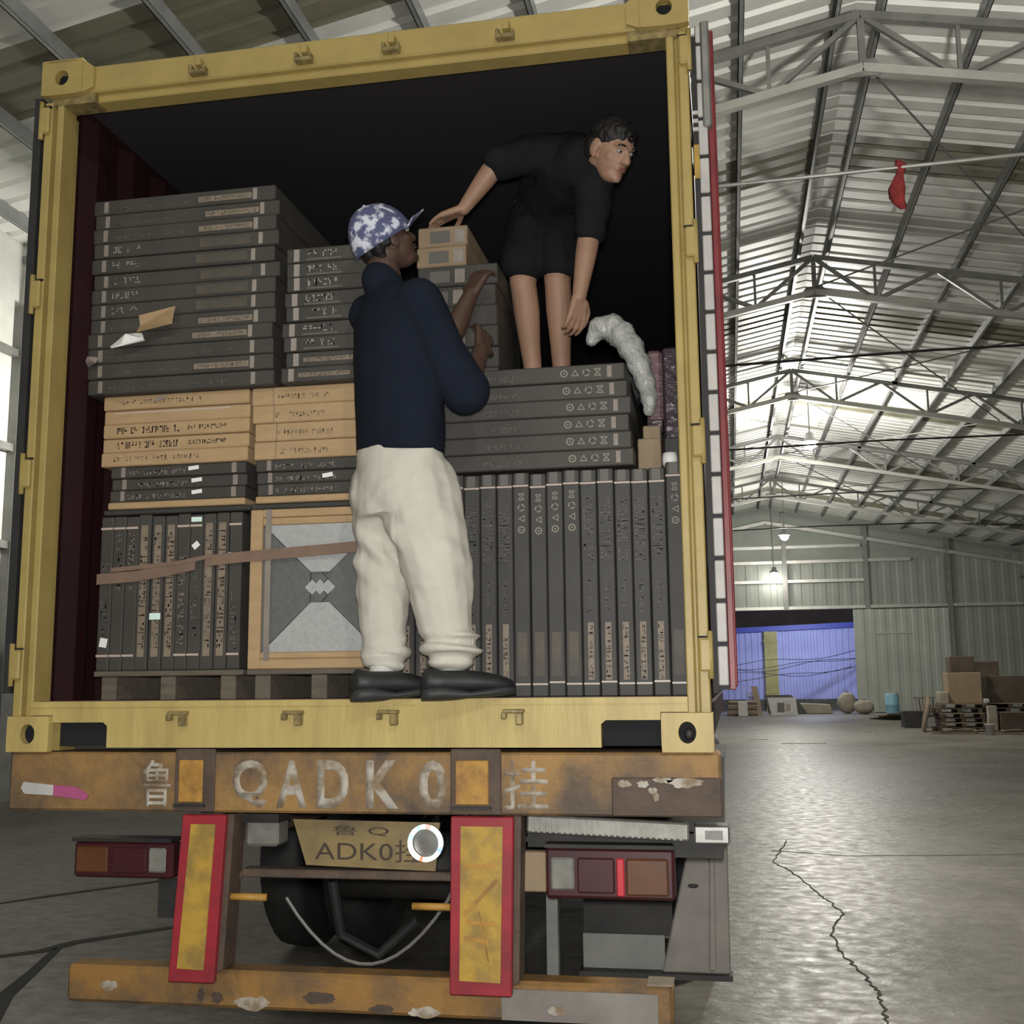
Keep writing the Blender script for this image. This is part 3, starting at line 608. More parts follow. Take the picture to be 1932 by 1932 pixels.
# ================================================================== THE LOAD
RNG = random.Random(11)
_cache = {}
def carton(name, x0, x1, z0, z1, yf, depth, mt, label, cat='carton', group=None, rz=0.0):
    """one carton: a closed box with a raised lid seam; front face at y = yf; returns (object, width, height, depth)"""
    w_, h_, d_ = x1-x0-.002, z1-z0-.001, depth
    key = (round(w_, 3), round(h_, 3), round(d_, 3), mt.name)
    if key not in _cache:
        mb = MB().box(-w_/2, w_/2, -d_/2, d_/2, -h_/2, h_/2); me = mb.mesh('carton', mt, bevel=.004); _cache[key] = me
    o = link(name, _cache[key], None, ((x0+x1)/2, yf + d_/2, (z0+z1)/2), (0, 0, rz))
    tag(o, label, cat, group); return o, w_, h_, d_
def decal(c, name, u0, u1, v0, v1, mt, t=.0015, lift=0.0):
    """flat print or tape on the front face; u from the left edge, v from the bottom edge"""
    o, w_, h_, d_ = c; y = -d_/2 - lift
    return link(name, MB().box(u0-w_/2, u1-w_/2, y-t, y, v0-h_/2, v1-h_/2).mesh(name, mt), o)
def glyphs(c, name, u0, v0, uw, vh, n, mt, vert=False, t=.0022, lift=0.0, seed=0):
    o, w_, h_, d_ = c; r = random.Random(seed or RNG.random()); mb = MB(); y = -d_/2 - lift
    for i in range(n):
        if r.random() < .1: continue
        L = (vh if vert else uw) / n
        for s_ in range(r.choice((2, 3, 3))):
            a0, b0 = r.choice((0, .25, .5)), r.choice((0, .4, .75)); hor = r.random() < .5
            da, db = (.75-a0, .2) if hor else (.22, 1-b0)
            da = max(da, .2)
            if vert: mb.box(u0-w_/2 + b0*uw, u0-w_/2 + min(b0+db, 1)*uw, y-t, y, v0-h_/2 + (i+a0)*L, v0-h_/2 + (i+min(a0+da, .9))*L)
            else: mb.box(u0-w_/2 + (i+a0)*L, u0-w_/2 + (i+min(a0+da, .9))*L, y-t, y, v0-h_/2 + b0*vh, v0-h_/2 + min(b0+db, 1)*vh)
    g = link(name, mb.mesh(name, mt), o); g['kind'] = 'stuff'; return g
def icon_row(c, u0, v0, s, vert=False, gap=1.35):
    """four pictograms: ring, triangle, ring with notches, hourglass"""
    o, w_, h_, d_ = c; y0, y1 = -d_/2 - .0015, -d_/2
    for i in range(4):
        mb = MB(); cx = u0 - w_/2 + (0 if vert else i*s*gap); cz = v0 - h_/2 + (i*s*gap if vert else 0)
        if i in (0, 2):
            for k in range(12):
                if i == 2 and k % 4 == 3: continue
                a, b = 2*math.pi*k/12, 2*math.pi*(k+1)/12
                mb.prism([(cx+.5*s*math.cos(a), cz+.5*s*math.sin(a)), (cx+.5*s*math.cos(b), cz+.5*s*math.sin(b)), (cx+.33*s*math.cos(b), cz+.33*s*math.sin(b)), (cx+.33*s*math.cos(a), cz+.33*s*math.sin(a))], y0, y1)
            if i == 0: mb.box(cx-.12*s, cx+.12*s, y0, y1, cz-.1*s, cz+.1*s)
        elif i == 1:
            q = [(cx-.5*s, cz-.4*s), (cx+.5*s, cz-.4*s), (cx, cz+.5*s)] if not vert else [(cx+.45*s, cz-.5*s), (cx+.45*s, cz+.5*s), (cx-.45*s, cz)]
            for k in range(3):
                a, b = q[k], q[(k+1) % 3]; m = (sum(p[0] for p in q)/3, sum(p[1] for p in q)/3)
                mb.prism([a, b, (b[0]+(m[0]-b[0])*.4, b[1]+(m[1]-b[1])*.4), (a[0]+(m[0]-a[0])*.4, a[1]+(m[1]-a[1])*.4)], y0, y1)
        else:
            mb.bar((cx-.42*s, y0+.0007, cz-.42*s), (cx+.42*s, y0+.0007, cz+.42*s), .0014, .14*s); mb.bar((cx-.42*s, y0+.0007, cz+.42*s), (cx+.42*s, y0+.0007, cz-.42*s), .0014, .14*s)
            mb.box(cx-.45*s, cx+.45*s, y0, y1, cz+.36*s, cz+.5*s); mb.box(cx-.45*s, cx+.45*s, y0, y1, cz-.5*s, cz-.36*s)
        link('icon', mb.mesh('icon', M['icon']), o)
def sticker(c, u, v, a, b, mt, rot=0):
    o, w_, h_, d_ = c; return link('sticker', MB().box(-a/2, a/2, -.001, .001, -b/2, b/2).mesh('sticker', mt), o, (u-w_/2, -d_/2-.0035, v-h_/2), (0, rot, 0))

# ---- pallets under the left-hand load
for i, (x0, x1, lab) in enumerate(((-1.062, -.466, 'dark weathered pallet under the upright cartons beside the maroon wall'), (-.452, .10, 'dark weathered pallet under the framed grey tile crate'))):
    p = thing('pallet', lab, 'pallet', 'pallets on the container floor')
    for k in range(4): part('deck_board', MB().box(x0, x1, .255+.2*k, .255+.2*k+.15, FZ+.088, FZ+.108), M['pallet'], p, bevel=.003)
    for xx in (x0+.03, (x0+x1)/2-.03, x1-.09):
        part('stringer', MB().box(xx, xx+.06, .262, 1.0, FZ+.0005, FZ+.087), M['pallet'], p, bevel=.003)
PZ = FZ + .1085
# ---- upright cartons on the left pallet
n = 11; T = .0518; x = -1.056
for i in range(n):
    pos = ORD[i] + ' from the maroon wall'
    tanmark = i in (3, 4, 5, 8, 9)
    z1 = PZ + .584 + RNG.uniform(-.004, .004)
    c = carton('upright_carton', x, x+T, PZ, z1, .25 + RNG.uniform(0, .008), .70, M['black_c'],
               'slim dark upright carton on the left pallet, ' + pos, 'carton', 'upright dark cartons on the left pallet')
    if tanmark:
        decal(c, 'kraft_strip', .012, .040, .05, .545, M['beige']); glyphs(c, 'strip_print', .014, .08, .024, .44, 26, M['ink'] if i % 2 else M['greyprint'], True, lift=.001)
    else:
        if i in (1, 2, 6, 10): glyphs(c, 'side_print', .014, .30 if i < 3 else .07, .022, .22 if i != 6 else .36, 12 if i != 6 else 18, M['beige'] if i in (2, 6) else M['greyprint'], True)
        else: glyphs(c, 'side_print', .014, .12, .020, .3, 14, M['greyprint'], True)
        decal(c, 'tape', .0, T-.004, .533, .541, M['tapeline']); decal(c, 'tape', .0, T-.004, .052, .060, M['tapeline'])
    if i == 4: sticker(c, .0255, .20, .044, .024, M['sticker_glare'])
    if i == 7: sticker(c, .026, .462, .028, .022, M['paper'], R(-40)); sticker(c, .026, .560, .042, .018, M['sticker_glare'])
    if i == 10: sticker(c, .012, .415, .026, .03, M['paper'], R(6))
    if i == 0: sticker(c, .03, .105, .03, .034, M['paper'], R(10))
    x += T + .0004
# ---- crate with the grey patterned tile
X0, X1, Z0, Z1 = -.449, .095, PZ, PZ + .587
tc = thing('tile_crate', 'cardboard-framed crate showing a grey square tile with hourglass pattern', 'crate')
part('crate_body', MB().box(X0, X1, .275, .95, Z0, Z1), M['tan_d'], tc)
fy0, fy1 = .252, .275
part('frame_rail', MB().box(X0, X0+.048, fy0, fy1, Z0, Z1), M['tan_c'], tc, bevel=.003); part('frame_rail', MB().box(X1-.048, X1, fy0, fy1, Z0, Z1), M['tan_c'], tc, bevel=.003)
part('frame_rail', MB().box(X0+.048, X1-.048, fy0, fy1, Z1-.030, Z1), M['tan_c'], tc, bevel=.003); part('frame_rail', MB().box(X0+.048, X1-.048, fy0+.004, fy1, Z1-.058, Z1-.031), M['tan_c'], tc, bevel=.003)
part('frame_rail', MB().box(X0+.048, X1-.048, fy0, fy1, Z0, Z0+.036), M['tan_c'], tc, bevel=.003); part('frame_rail', MB().box(X0+.048, X1-.048, fy0+.004, fy1, Z0+.037, Z0+.060), M['tan_c'], tc, bevel=.003)
part('wrap_band', MB().box(X0+.062, X0+.084, fy0-.003, fy0-.001, Z0+.03, Z1), M['tape'], tc)
tx0, tx1, tz0, tz1 = X0+.049, X1-.049, Z0+.061, Z1-.059; tcx, tcz = (tx0+tx1)/2, (tz0+tz1)/2
part('tile_backing', MB().box(tx0, tx1, .2745, .2749, tz0, tz1), M['tile_d'], tc)
def tile_piece(poly, mt): part('tile_piece', MB().prism(poly, .262, .274), mt, tc)
g = .0008; q = .030
tile_piece([(tx0+g*3, tz1), (tx1-g*3, tz1), (tcx+q*1.2, tcz+q*1.2+.02), (tcx-q*1.2, tcz+q*1.2+.02)], M['tile_l'])
tile_piece([(tx1-g*3, tz0), (tx0+g*3, tz0), (tcx-q*1.2, tcz-q*1.2-.02), (tcx+q*1.2, tcz-q*1.2-.02)], M['tile_l'])
tile_piece([(tx0, tz0+g*3), (tx0, tz1-g*3), (tcx-q*1.3, tcz+q*1.2+.02), (tcx-q*1.3, tcz-q*1.2-.02)], M['tile_d'])
tile_piece([(tx1, tz1-g*3), (tx1, tz0+g*3), (tcx+q*1.3, tcz-q*1.2-.02), (tcx+q*1.3, tcz+q*1.2+.02)], M['tile_d'])
def dia(cx, cz, r_, mt, yo=.261):
    part('tile_piece', MB().prism([(cx-r_, cz), (cx, cz-r_), (cx+r_, cz), (cx, cz+r_)], yo, .274), mt, tc)
for dx, dz, m_ in ((-q, 0, 'tile_l'), (q, 0, 'tile_l'), (0, q, 'tile_d'), (0, -q, 'tile_d'), (0, 0, 'tile_l')): dia(tcx+dx, tcz+dz, q*.93, M[m_], .2605 if dx == dz == 0 else .261)
# ---- brown strap around both pallet loads
st = thing('packing_strap', 'wide brown strap running across the upright cartons and the tile crate', 'strap')
sp = [(-1.058, 1.828), (-.90, 1.842), (-.75, 1.862), (-.62, 1.880), (-.48, 1.890), (-.20, 1.905), (.095, 1.922)]
def band(pts, hh, y, name):
    vs = []; 
    for (a, b) in pts: vs += [(a, y, b-hh/2), (a, y, b+hh/2), (a, y+.003, b-hh/2), (a, y+.003, b+hh/2)]
    fs = []
    for i in range(len(pts)-1):
        b = 4*i; fs += [(b, b+4, b+5, b+1), (b+2, b+3, b+7, b+6), (b+1, b+5, b+7, b+3), (b, b+2, b+6, b+4)]
    fs += [(0, 1, 3, 2), (4*len(pts)-4, 4*len(pts)-2, 4*len(pts)-1, 4*len(pts)-3)]
    part(name, MB().add(vs, fs), M['strap'], st)
band(sp[3:], .040, .241, 'strap_run'); band([(-1.058, 1.822), (-.90, 1.830), (-.78, 1.846), (-.66, 1.868)], .040, .241, 'strap_run'); band([(-1.0, 1.856), (-.85, 1.866), (-.72, 1.876), (-.60, 1.897)], .016, .239, 'strap_fold')
# ---- thin boards, dark cartons and kraft cartons stacked above
for (x0, x1, who, dk, kr) in ((-1.045, -.475, 'column by the maroon wall', 3, 5), (-.445, .02, 'column above the tile crate', 3, 4)):
    lw = 'left' if x0 < -1 else 'right'
    z = PZ + .5892
    o, *_ = carton('separator_board', x0-.01, x1+.02, z, z+.022, .262, .66, M['black_b'], 'thin dark separator board on top of the %s pallet load' % lw, 'board'); z += .0222
    c = carton('flat_carton', x0+.01, x1, z, z+.027, .255, .66, M['tan_c'], 'thin kraft carton under the dark cartons in the ' + who, 'carton', 'thin kraft cartons'); z += .0275
    for i in range(dk):
        j = RNG.uniform(-.006, .006)
        c = carton('dark_carton', x0+.012+j, x1-.004+j, z, z+.0455, .257+RNG.uniform(0, .008), .66, M['black_c'], 'glossy dark flat carton, %s of three from below, %s' % (ORD[i], who), 'carton', 'dark flat cartons in the middle of the ' + lw + ' column')
        wv = c[1]; 
        decal(c, 'tape', .045, .062, .004, .042, M['tape']); 
        if lw == 'left': decal(c, 'tape', wv-.055, wv-.036, .004, .042, M['tape'])
        glyphs(c, 'print', .075, .010, .24, .016, 16, M['tape'])
        if lw == 'left': sticker(c, .36 - .008*i, .028, .042, .015, M['paper'], R(-6))
        elif i < 2: sticker(c, .40 - .12*i, .024, .040, .016, M['paper'], R(-8))
        z += .046
    hgt = .0552 if lw == 'left' else .069
    for i in range(kr):
        j = RNG.uniform(-.004, .004) + (.012 if lw == 'right' and i < 2 else 0)
        c = carton('kraft_carton', x0-(.022 if lw == 'left' else .010)+j, x1+.010+j, z, z+hgt, .25+RNG.uniform(0, .010), .66, M['tan_c'], 'kraft carton, %s of %s from below, %s' % (ORD[i], {5: 'five', 4: 'four'}[kr], who), 'carton', 'kraft cartons in the ' + lw + ' column')
        if lw == 'left' and i in (1, 2): glyphs(c, 'print', .06, .014, .26, .026, 18, M['ink']); glyphs(c, 'print', .35, .020, .16, .016, 14, M['ink'])
        elif lw == 'left' and i == 3: decal(c, 'tape', .04, .52, .040, .046, M['tapeline'])
        elif lw == 'right': glyphs(c, 'print', .09, .02, .22, .018, 16, M['tan_d']); decal(c, 'flap_joint', .085, .089, .0, hgt-.004, M['tan_d'])
        else: glyphs(c, 'print', .05, .02, .36, .016, 22, M['tan_d'])
        if lw == 'left' and i == 4: sticker(c, .24, .035, .05, .012, M['tape'], R(-12))
        z += hgt + .0004
    if lw == 'left': ZA = z
    else: ZBB = z
# ---- tall stack A: long dark cartons at the maroon wall
n = 13; T = .0600; z = ZA
for i in range(n):
    j = RNG.uniform(-.012, .012)
    c = carton('long_carton', -1.118+j*.4, -.352+j, z, z+T, .205+RNG.uniform(0, .012), 1.30, M['black_c'], 'long charcoal carton, %s from below in the tallest stack, beside the maroon wall' % ORD[i], 'carton', 'charcoal cartons in the tall left stack', RNG.uniform(-.006, .006))
    wv = c[1]
    decal(c, 'tape', .045, .063, .006, T-.008, M['tape']); decal(c, 'tape', wv-.085+j, wv-.068+j, .006, T-.008, M['tape'])
    if i in (1, 3, 4, 10, 11, 12): 
        decal(c, 'label_strip', wv-.31+j, wv-.09+j, .014, .036, M['beige']); glyphs(c, 'strip_print', wv-.30+j, .018, .2, .013, 18, M['greyprint'], lift=.001)
        glyphs(c, 'print', .09, .012, .17, .012, 14, M['greyprint']); glyphs(c, 'print', .30, .014, .1, .010, 8, M['greyprint'])
    elif i in (5, 6, 7, 8, 9): 
        glyphs(c, 'brand_print', .085, .016, .12, .026, 6, M['tape']); decal(c, 'faded_label', wv-.32, wv-.11, .010, .046, M['faded'])
    else: 
        glyphs(c, 'print', .09, .014, .2, .012, 16, M['greyprint']); glyphs(c, 'print', .42, .016, .2, .012, 14, M['greyprint'])
    z += T + .0004
    if i == 8: z += .004
# torn pieces of card on stack A
def scrap(name, pts, y, th, mt, label):
    o = link(name, MB().prism(pts, y-th, y).mesh(name, mt)); return tag(o, label, 'torn card')
sc1 = link('torn_cardboard', MB().add([(-.905, .20, 2.835), (-.755, .20, 2.862), (-.752, .165, 2.80), (-.745, .15, 2.775), (-.885, .15, 2.752), (-.893, .19, 2.79),
    (-.905, .204, 2.835), (-.755, .204, 2.862), (-.748, .169, 2.80), (-.741, .154, 2.775), (-.881, .154, 2.752), (-.889, .194, 2.79)],
    [(0, 1, 2, 3, 4, 5), (11, 10, 9, 8, 7, 6), (0, 6, 7, 1), (1, 7, 8, 2), (2, 8, 9, 3), (3, 9, 10, 4), (4, 10, 11, 5), (5, 11, 6, 0)]).mesh('torn_cardboard', M['tan_c']))
tag(sc1, 'torn tan cardboard flap sticking out of the tall left stack', 'cardboard')
sc2 = link('crumpled_paper', MB().add([(-.975, .2, 2.752), (-.93, .2, 2.765), (-.875, .175, 2.755), (-.862, .165, 2.728), (-.91, .16, 2.722), (-.945, .15, 2.712), (-.985, .14, 2.698), (-.972, .17, 2.73), (-.93, .15, 2.748),
    (-.975, .206, 2.75), (-.875, .185, 2.75), (-.862, .175, 2.724), (-.985, .15, 2.694)], [(0, 1, 8, 7), (1, 2, 3, 8), (8, 3, 4), (7, 8, 5, 6), (8, 4, 5), (9, 12, 11, 10), (0, 7, 6, 12, 9), (6, 5, 4, 3, 11, 12), (3, 2, 10, 11), (2, 1, 0, 9, 10)]).mesh('crumpled_paper', M['paper']))
tag(sc2, 'crumpled white paper below the torn cardboard flap', 'paper')
sc3 = link('crumpled_tape', MB().add([(-1.115, .2, 2.675), (-1.08, .2, 2.685), (-1.055, .18, 2.67), (-1.06, .17, 2.648), (-1.10, .165, 2.655), (-1.085, .15, 2.668), (-1.11, .2, 2.64)], [(0, 1, 5), (1, 2, 5), (2, 3, 5), (3, 4, 5), (4, 0, 5), (0, 6, 3, 2, 1), (0, 4, 6), (4, 3, 6)]).mesh('crumpled_tape', M['tape']))
tag(sc3, 'crumpled strip of pale tape at the bottom left of the tall stack', 'tape')
# ---- stack B: shorter stack of dark cartons behind the blue cap
n = 9; T = .0580; z = ZBB
for i in range(n):
    j = RNG.uniform(-.010, .010)
    c = carton('dark_carton', -.318+j, .0+j, z, z+T, .205+RNG.uniform(0, .012), .90, M['black_c'], 'charcoal carton, %s of nine from below, just left of the blue cap' % ORD[i], 'carton', 'charcoal cartons in the shorter middle stack')
    decal(c, 'tape', .030, .052, .004, T-.006, M['tape'])
    if i < 2: decal(c, 'label_strip', .07, .27, .018, .034, M['beige']); glyphs(c, 'strip_print', .08, .020, .18, .011, 16, M['greyprint'], lift=.001)
    else: glyphs(c, 'brand_print', .085, .018, .12, .026, 6, M['tape']); decal(c, 'faded_label', .08, .22, .006, .013, M['greyprint'])
    z += T + .0004
# ---- upright charcoal cartons on the right
n = 17; T = .0590; x = .1372
for i in range(n):
    zt = 2.150 + (.012 if i == n-1 else 0) + RNG.uniform(-.004, .006)
    j = i - 5
    c = carton('upright_carton', x, x+T, FZ+.0005, zt, .20+RNG.uniform(0, .010), .85, M['black_b'], 'large charcoal carton on edge, %s from the left in the right-hand row' % ORD[i], 'carton', 'charcoal cartons standing on edge at the right')
    H = zt - FZ; decal(c, 'tape', .0, T-.004, H-.052, H-.046, M['tapeline']); decal(c, 'tape', .002, T-.004, .040 + .006*(i % 3 == 0), .046 + .006*(i % 3 == 0), M['tapeline'])
    decal(c, 'tape_flap', .012, T-.018, H-.044, H-.004, M['greyprint'])
    if j in (2, 3, 4, 5, 11): icon_row(c, T/2, H-.205, .026, True, 1.5); decal(c, 'faded_label', .012, T-.014, .07, .22, M['faded'])
    else:
        glyphs(c, 'small_print', .010, H-.32, .034, .22, 30, M['greyprint'], True); decal(c, 'label_strip', .018, T-.020, .055, .25, M['beige']) ; glyphs(c, 'strip_print', .020, .058, T-.044, .185, 11, M['black_b'], True, lift=.001)
        glyphs(c, 'small_print', .020, .28, .012, .12, 12, M['greyprint'], True)
    x += T + .0004
# ---- stack lying flat on top of them
n = 6; z = 2.1625; XS = [.985, .975, .968, .978, .966, .958]
for i in range(n):
    T = .0612; xr = XS[i]
    c = carton('flat_carton', .20, xr, z, z+T, .203+RNG.uniform(0, .010), .95, M['black_c'], 'charcoal flat carton, %s of six from below, under the stooping man' % ORD[i], 'carton', 'charcoal flat cartons under the stooping man', RNG.uniform(-.004, .004))
    wv = c[1]; icon_row(c, wv-.215, T/2, .028, False, 1.42); decal(c, 'tape', wv-.062, wv-.046, .010, T-.010, M['tape'])
    glyphs(c, 'small_print', .25, .012, .14, .02, 12, M['greyprint']); z += T + .0004
ZS = z
# ---- stack C deeper inside, where the two men's hands meet
n = 8; T = .083; z = 2.5375
for i in range(n):
    j = RNG.uniform(-.006, .006)
    tp = i >= n-2
    c = carton('small_carton', .13+j, .452+j-(.12 if tp else 0), z, z+T, .46+RNG.uniform(0, .012), .50 if not tp else .42, M['tan_d'] if tp else M['black_c'], ('dull brown carton, %s of the two the men are handing over' % ('upper' if i == n-1 else 'lower')) if tp else 'dark carton, %s from the bottom of the stack between the two men' % ORD[i], 'carton', 'cartons between the two men')
    decal(c, 'label', .05, .13, .015, T-.02, M['greyprint']); decal(c, 'label', .15, .19, .012, T-.016, M['tape'])
    z += T + .0004
ZC = z
# ---- odds and ends at the right wall
wr_ = thing('plastic_wrap_roll', 'bent sleeve of milky plastic wrap arching behind the stooping man', 'plastic wrap')
arc = [(.800, .50, 2.690), (.835, .50, 2.745), (.885, .50, 2.755), (.925, .49, 2.720), (.965, .47, 2.655), (.995, .46, 2.58), (1.018, .45, 2.50), (1.026, .44, 2.435), (1.020, .44, 2.39)]
def smooth_path(pts, rs, k=4):
    op, orr = [], []; n_ = len(pts)
    for i in range(n_-1):
        p0, p1_, p2_, p3 = (Vector(pts[max(i-1, 0)]), Vector(pts[i]), Vector(pts[i+1]), Vector(pts[min(i+2, n_-1)]))
        for j in range(k):
            t = j/k; op.append(.5*((2*p1_) + (p2_-p0)*t + (2*p0-5*p1_+4*p2_-p3)*t*t + (3*p1_-p0-3*p2_+p3)*t**3)); orr.append(rs[i]+(rs[i+1]-rs[i])*t)
    op.append(Vector(pts[-1])); orr.append(rs[-1]); return op, orr
_sp, _sr = smooth_path(arc, [.010, .046, .052, .052, .048, .042, .035, .028, .012])
part('sleeve', MB().tube(_sp, [r_*(1+.10*math.sin(i*1.7)) for i, r_ in enumerate(_sr)], 16), M['wrap'], wr_, True)
pk = link('wrapped_bundle', MB().box(1.012, 1.072, .52, .80, 2.385, 2.662).mesh('wrapped_bundle', M['pinkwrap'], bevel=.012)); tag(pk, 'pinkish bundle in shiny plastic film against the right wall', 'bundle')
pk2 = link('wrapped_bundle', MB().box(1.074, 1.155, .50, .95, 2.30, 2.665).mesh('wrapped_bundle', M['darkwrap'], bevel=.01)); tag(pk2, 'dark purple film-wrapped bundle squeezed against the right container wall', 'bundle')
c = carton('small_carton', .988, 1.072, 2.162, 2.275, .30, .40, M['tan_d'], 'small kraft carton on the upright cartons below the pink bundle', 'carton')
decal(c, 'flap_joint', .0, .08, .085, .088, M['tape'])
c = carton('small_carton', 1.005, 1.070, 2.2755, 2.330, .34, .30, M['tan_d'], 'smallest kraft carton, directly under the pink wrapped bundle', 'carton')
c = carton('film_block', 1.012, 1.072, 2.3305, 2.3845, .48, .34, M['darkwrap'], 'dark film-covered block carrying the pink bundle', 'bundle')
c = carton('dark_block', 1.076, 1.152, 2.168, 2.2995, .42, .50, M['black_b'], 'dark carton below the purple bundle at the right wall', 'carton')
tp = link('tape_roll', MB().lathe((1.10, .33, 2.2), [(.026, -.022), (.028, .0), (.026, .022)], 'z', 16).mesh('tape_roll', M['paper'], True), None, (0, 0, .0)); tag(tp, 'small white roll standing on the upright cartons by the right post', 'tape roll')
part('roll_base', MB().lathe((1.10, .33, 2.2), [(.024, -.030), (.024, -.0225)], 'z', 12), M['tan_d'], tp)
bg = thing('plastic_bag', 'crumpled dark plastic bag lying behind the legs of the stooping man', 'bag')
mb = MB().ball((.885, .93, 2.63), (.13, .12, .10), 14)
mb.v = [tuple(Vector(v) + Vector((noise.noise(Vector(v)*14), noise.noise(Vector(v)*14+Vector((7, 0, 0))), noise.noise(Vector(v)*14+Vector((0, 9, 0)))))*.035) for v in mb.v]
zmin = min(v[2] for v in mb.v); mb.v = [(a, b, c_ - zmin + ZS + .001) for a, b, c_ in mb.v]
part('bag_skin', mb, M['bag'], bg, True)
# deeper row of load that closes the view behind the stacks
for i, (x0, x1, z1, lab) in enumerate(((-1.1, -.38, 2.9, 'tall dark crate deep in the container behind the left stack'), (-.36, .10, 2.9, 'tall dark crate deep in the container behind the middle stack'))):
    cr = carton('deep_crate', x0, x1, FZ+.001, z1, 1.75, .6, M['black_b'], lab, 'crate')

# ================================================================== THE TWO MEN
def frame(fwd, up):
    f = Vector(fwd).normalized(); r = f.cross(Vector(up)).normalized(); u = r.cross(f).normalized()
    return Matrix(((r.x, f.x, u.x), (r.y, f.y, u.y), (r.z, f.z, u.z)))
class Blob:
    """overlapping solids merged into one continuous skin by voxel remeshing"""
    def __init__(s): s.mb = MB()
    def cap(s, a, ra, b, rb, n=14):
        a, b = Vector(a), Vector(b); d = (b-a); L = d.length; d = d.normalized() if L > 1e-6 else Vector((0, 0, 1)); pts, rs = [], []
        for k in range(1, 5): t = math.pi/2*(1-k/4.0); pts.append(a - d*ra*math.sin(t)); rs.append(max(ra*math.cos(t), .0005))
        for k in range(0, 4): t = math.pi/2*(k/4.0); pts.append(b + d*rb*math.sin(t)); rs.append(max(rb*math.cos(t), .0005))
        s.mb.tube(pts, rs, n); return s
    def chain(s, pts, rs):
        for i in range(len(pts)-1): s.cap(pts[i], rs[i], pts[i+1], rs[i+1])
        return s
    def ell(s, c, r, m=None, n=10):
        t = MB().ball((0, 0, 0), r, n); m = m or Matrix.Identity(3)
        s.mb.add([Vector(c) + m @ Vector(v) for v in t.v], t.f); return s
    def loft(s, rings, n=28):
        """rings: (centre, rx, ry, yaw) horizontal ellipses from bottom to top"""
        vs = []
        for (c, rx, ry, yaw) in rings:
            for k in range(n):
                a = 2*math.pi*k/n; x, y = rx*math.cos(a), ry*math.sin(a)
                vs.append((c[0]+x*math.cos(yaw)-y*math.sin(yaw), c[1]+x*math.sin(yaw)+y*math.cos(yaw), c[2]))
        m = len(rings); fs = [(i*n+k, i*n+(k+1)%n, (i+1)*n+(k+1)%n, (i+1)*n+k) for i in range(m-1) for k in range(n)]
        fs += [tuple(range(n))[::-1], tuple((m-1)*n+k for k in range(n))]; s.mb.add(vs, fs); return s
    def build(s, name, mt, parent, voxel=.008, smooth=4, disp=None):
        me = s.mb.mesh(name); ob = bpy.data.objects.new(name, me); COL.objects.link(ob)
        r = ob.modifiers.new('r', 'REMESH'); r.mode = 'VOXEL'; r.voxel_size = voxel; r.use_smooth_shade = True
        if smooth: q = ob.modifiers.new('s', 'SMOOTH'); q.factor = .5; q.iterations = smooth
        dg = bpy.context.evaluated_depsgraph_get(); me2 = bpy.data.meshes.new_from_object(ob.evaluated_get(dg)); bpy.data.objects.remove(ob, do_unlink=True)
        if disp:
            nv = [v.normal.copy() for v in me2.vertices]
            for v, nn in zip(me2.vertices, nv): v.co += nn * disp(v.co)
        me2.materials.clear(); me2.materials.append(mt); me2.shade_smooth(); me2.name = name
        return link(name, me2, parent)
def head_solids(b, c, fwd, up, sc=1.0):
    m = frame(fwd, up) * sc; c = Vector(c); P = lambda x, y, z: c + m @ Vector((x, y, z))
    b.ell(P(0, -.012, .035), (.075, .096, .086), m); b.ell(P(0, .022, -.025), (.063, .070, .085), m); b.ell(P(0, .040, -.080), (.044, .048, .034), m)
    b.ell(P(0, -.02, -.045), (.060, .070, .06), m)
    b.cap(P(0, .088, .012), .010*sc, P(0, .106, -.024), .0145*sc); b.ell(P(-.012, .096, -.028), (.009, .010, .008), m); b.ell(P(.012, .096, -.028), (.009, .010, .008), m)
    b.cap(P(-.040, .072, .026), .010*sc, P(-.012, .084, .022), .010*sc); b.cap(P(.040, .072, .026), .010*sc, P(.012, .084, .022), .010*sc)
    b.ell(P(-.036, .052, -.022), (.026, .024, .026), m); b.ell(P(.036, .052, -.022), (.026, .024, .026), m)
    b.ell(P(0, .086, -.055), (.022, .010, .012), m); b.ell(P(0, .078, -.092), (.020, .016, .016), m)
    for s_ in (-1, 1): b.ell(P(s_*.076, -.012, -.008), (.010, .022, .032), m); b.ell(P(s_*.074, -.004, -.034), (.008, .012, .012), m)
    return m, P
def face_parts(m, P, c, parent, lipm, sc=1.0):
    for s_ in (-1, 1):
        e = link('eye', MB().ball((0, 0, 0), (.012, .010, .0075), 8).mesh('eye', M['eyew'], True), parent); e.matrix_local = Matrix.Translation(P(s_*.030, .080, .006)) @ m.to_4x4()
        ir = link('iris', MB().ball((0, .007, -.001), (.0055, .0045, .0055), 6).mesh('iris', M['iris'], True), e)
        bw = link('eyebrow', MB().tube([(-.020, 0, 0), (0, .004, .004), (.020, 0, -.001)], .0038, 6).mesh('eyebrow', M['hair'], True), parent); bw.matrix_local = Matrix.Translation(P(s_*.030, .086, .026)) @ m.to_4x4()
    for dz, hh in ((-.051, .0042), (-.060, .0050)):
        lp = link('lip', MB().ball((0, 0, 0), (.021, .007, hh), 8).mesh('lip', lipm, True), parent); lp.matrix_local = Matrix.Translation(P(0, .0925, dz)) @ m.to_4x4()
